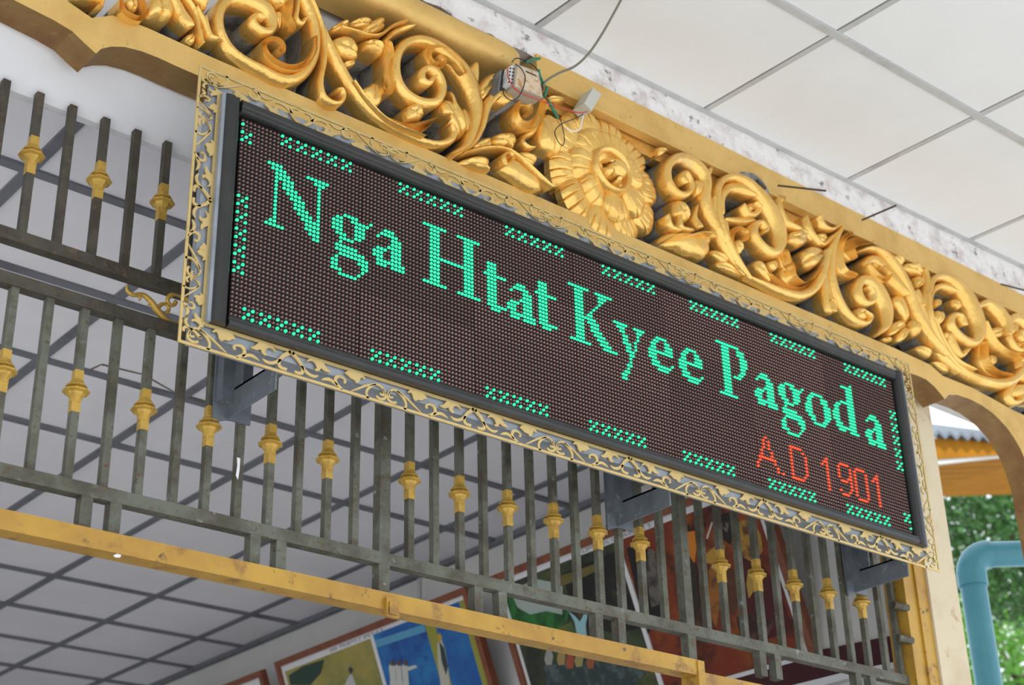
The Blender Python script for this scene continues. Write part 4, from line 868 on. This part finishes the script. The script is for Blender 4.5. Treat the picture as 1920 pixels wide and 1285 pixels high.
for k_, (pl, cl) in enumerate((([(60, 800), (110, 780), (150, 900), (170, 1040), (90, 1060), (50, 940)], (.05, .02, .012)), ([(150, 640), (200, 620), (215, 800), (190, 960), (150, 900)], (.33, .12, .02)), ([(240, 620), (300, 640), (320, 800), (290, 900), (250, 800)], (.10, .03, .015)), ([(300, 900), (420, 880), (520, 930), (480, 1010), (330, 1040)], (.04, .012, .010)), ([(180, 330), (220, 300), (235, 400), (215, 470), (185, 420)], (.16, .12, .09)))):
    paint('painted_figure', cl, C8, pl, .0017+.0002*k_, p2, noise=[((.10, .05, .025), 16, .46, .62, 4)])
paint('orange_glow', (.62, .20, .02), C8, [(10, 430), (70, 420), (80, 520), (60, 660), (20, 620)], .0026, p2); paint('dark_warrior', (.03, .022, .014), C8, [(0, 600), (40, 560), (80, 620), (100, 820), (70, 900), (30, 760)], .003, p2); paint('spear', (.60, .55, .48), C8, [(135, 460), (165, 370), (172, 374), (143, 468)], .0032, p2)
script(p2, Yof(C8, 90, 1150), Yof(C8, 380, 1080), .628, .001, .022); script(p2, Yof(C7, 1350, 540), Yof(C7, 1760, 405), .038, .001, .016)
b = thing('framed_painting', tuple(pp(pa(480, 1275)[0], .3, 0)), 'brown picture frame corner low at the left on the side wall', 'painting'); y3r, s3 = pa(492, 1256)
for (a0, a1, c0, c1) in ((y3r, y3r+1.1, s3, s3+.028), (y3r, y3r+.028, s3+.028, s3+.55), (y3r+1.07, y3r+1.1, s3+.028, s3+.55)):
    q_ = MB(); slab(q_, a0, a1, c0, c1, -.02, .012); put(q_.build('frame_bar', M['frame']), b)
q_ = MB(); slab(q_, y3r+.028, y3r+1.07, s3+.028, s3+.55, -.015, 0); put(q_.build('white_mat', M['white']), b)
# dark maroon board low on the wall, with its pale ledge
mb = thing('maroon_board', tuple(onX(1600, 1260, 2.5)), 'dark maroon board low on the wall behind the right bars', 'board')
q_ = MB(); q_.prism([onX(x, y, 2.51) for x, y in pxs(C8, [(250, 1235), (760, 1090), (1290, 985), (1330, 1150), (900, 1240), (600, 1330), (300, 1400)])], (.018, 0, 0)); put(q_.build('board_panel', mat('maroon_cloth', (.055, .008, .012), .8)), mb)
q_ = MB(); q_.prism([onX(x, y, 2.505) for x, y in pxs(C8, [(560, 1300), (900, 1215), (1310, 1130), (1320, 1160), (920, 1250), (580, 1340)])], (.02, 0, 0)); put(q_.build('pale_ledge', M['white']), mb)

# ================================================================== OUTSIDE, THROUGH THE RIGHT ARCH
pipe = thing('drain_pipe', (3.36, .62, .05), 'blue-green plastic drain pipe with elbow beside the cream pillar', 'pipe')
c0 = onY(1812, 1040, .62); px0 = onY(1838, 1285, .62); xb = (c0[0]+.012)
zt = c0[2]
b = MB(); b.tube([(xb, .62, .05), (xb, .62, zt-.065)], .0475, 20); put(b.build('down_pipe', M['pvc'], smooth=40), pipe)
dirn = np.array([.80, -.60, .02]); dirn /= np.linalg.norm(dirn); el = []
for k_ in range(9):
    t = k_/8*math.pi/2; el.append(np.array([xb, .62, zt-.075]) + np.array([0, 0, 1])*.075*math.sin(t) + dirn*.075*(1-math.cos(t)))
b = MB(); b.tube(el, .0535, 20); put(b.build('elbow', M['pvc'], smooth=40), pipe)
e1 = el[-1]; b = MB(); b.tube([e1, e1+dirn*1.6], .0475, 20); put(b.build('cross_pipe', M['pvc'], smooth=40), pipe)
b = MB(); b.tube([(xb, .62, zt-.12), (xb, .62, zt-.070)], .0545, 20); put(b.build('socket', M['pvc'], smooth=40), pipe)
# eave of a neighbouring roof
YE = 3.6
M['eave'] = mat('ochre_eave_board', (.30, .125, .008), .9, 0, .1, [((.24, .10, .008), 3, .45, .7, 5)]); M['roofing'] = mat('grey_roof_sheet', (.13, .15, .18), .5, .2, .5, [((.07, .08, .09), 4, .45, .7, 4)]); M['fascia'] = mat('white_fascia', (.50, .49, .46), .6)
ev = thing('roof_eave', tuple(onY(1820, 930, YE)), 'ochre boarded eave under a grey corrugated roof beyond the arch', 'roof')
def epx(x, y, Y): return onY(x, y, Y)
n_b = 9
for k_ in range(n_b):
    t0, t1 = k_/n_b, (k_+1)/n_b - .012
    L0, R0 = epx(1690, 850, YE), epx(1990, 838, YE); L1, R1_ = epx(1690, 935, YE+1.6), epx(2000, 925, YE+1.6)
    q_ = [L0+(L1-L0)*t0, R0+(R1_-R0)*t0, R0+(R1_-R0)*t1, L0+(L1-L0)*t1]
    b = MB(); b.prism(q_, (0, 0, .03)); put(b.build('eave_board', M['eave']), ev)
b = MB(); b.prism([epx(1690, 870, YE-.02), epx(1990, 836, YE-.02), epx(1990, 844, YE-.02), epx(1690, 878, YE-.02)], (0, .05, 0)); put(b.build('fascia_board', M['fascia']), ev)
b = MB(); b.prism([epx(1690, 822, YE-.03), epx(1990, 822, YE-.03), epx(1990, 846, YE-.03), epx(1690, 866, YE-.03)], (0, .04, 0)); put(b.build('upper_board', M['eave']), ev)
b = MB(); a = epx(1690, 812, YE-.08); c = epx(1990, 836, YE-.08); n = 60; vs_ = []
for k_ in range(n+1):
    p = a+(c-a)*k_/n; dz = .022*math.sin(k_*math.pi/2)
    for (dy, dzz) in ((0, 0), (1.6, .75)):
        for th in (0, .03): vs_.append(p + np.array([0, dy, dz+dzz+th]))
b.add(vs_, [f for k_ in range(n) for f in ((4*k_, 4*k_+2, 4*k_+6, 4*k_+4), (4*k_+1, 4*k_+5, 4*k_+7, 4*k_+3), (4*k_, 4*k_+4, 4*k_+5, 4*k_+1))])
put(b.build('corrugated_sheet', M['roofing'], smooth=50, fix=False), ev)
# trees
def leafmat(name, c, c2):
    mt = mat(name, c, .24, 0, .6, [(c2, 1.5, .42, .6, 3)]); nt = mt.node_tree; b_ = nt.nodes['Principled BSDF']
    tr = nt.nodes.new('ShaderNodeBsdfTranslucent'); tr.inputs[0].default_value = (c[0]*2.2, c[1]*2.0, c[2]*1.2, 1); mx = nt.nodes.new('ShaderNodeMixShader'); mx.inputs[0].default_value = .35
    nt.links.new(b_.outputs[0], mx.inputs[1]); nt.links.new(tr.outputs[0], mx.inputs[2]); nt.links.new(mx.outputs[0], nt.nodes['Material Output'].inputs[0]); return mt
M['leafd'] = leafmat('dark_green_leaf', (.035, .10, .025), (.05, .14, .04)); M['leafl'] = leafmat('light_green_leaf', (.10, .26, .04), (.06, .17, .03)); M['bark'] = mat('bark', (.10, .075, .05), .9)
def tree(label, ctr, rad, n, mt, size, seed):
    rnd = random.Random(seed); t = thing('leafy_tree', (ctr[0], ctr[1], 0), label, 'tree', 'trees beyond the arch')
    b = MB()
    for _ in range(n):
        while True:
            v = np.array([rnd.uniform(-1, 1) for _ in range(3)]); l = np.linalg.norm(v)
            if .25 < l < 1: break
        p = np.array(ctr) + v*np.array(rad)
        d = np.array([rnd.gauss(0, 1), rnd.gauss(0, 1), rnd.gauss(-.3, .7)]); d /= np.linalg.norm(d); s_ = np.cross(d, [rnd.gauss(0, 1), rnd.gauss(0, 1), rnd.gauss(0, 1)]); s_ /= np.linalg.norm(s_)+1e-9
        L_ = size*rnd.uniform(.7, 1.3); W_ = L_*.36; nn = np.cross(d, s_)
        b.add([p, p+d*L_*.5+s_*W_+nn*.01, p+d*L_, p+d*L_*.5-s_*W_+nn*.01], [(0, 1, 2), (0, 2, 3)])
    o = put(b.build('foliage', mt, fix=False), t); o['kind'] = 'stuff'
    b = MB(); b.tube([(ctr[0]+rad[0]*1.1, ctr[1]+.6, 0), (ctr[0]+rad[0]*1.0, ctr[1]+.5, ctr[2]*.5), (ctr[0]+.3, ctr[1], ctr[2])], [.16, .12, .04], 10); put(b.build('trunk', M['bark'], smooth=60), t)
    for k_ in range(6):
        e_ = np.array(ctr)+np.array(rad)*np.array([rnd.uniform(-.7, .7), rnd.uniform(-.7, .7), rnd.uniform(-.2, .7)])
        b = MB(); b.tube([(ctr[0]+.3, ctr[1], ctr[2]), (np.array(ctr)+e_)/2, e_], [.03, .02, .01], 7); put(b.build('branch', M['bark'], smooth=60), t)
def tp(px, py, Y): return onY(px, py, Y)
tree('dark green tree just below the ochre eave', tp(1880, 1000, 6.6), (1.6, .8, 1.0), 6500, M['leafd'], .09, 1)
tree('light green bushy tree low beside the blue pipe', tp(1880, 1270, 8.6), (2.0, .8, 1.3), 8000, M['leafl'], .085, 2)
tree('mid green tree at the far right edge behind the blue pipe', tp(2050, 1080, 11.5), (3.0, 1.0, 2.0), 5500, M['leafd'], .11, 3)
tree('broad green tree standing furthest right, outside the arch', tp(2420, 1150, 9.0), (2.2, 1.6, 2.0), 5000, M['leafd'], .12, 4)
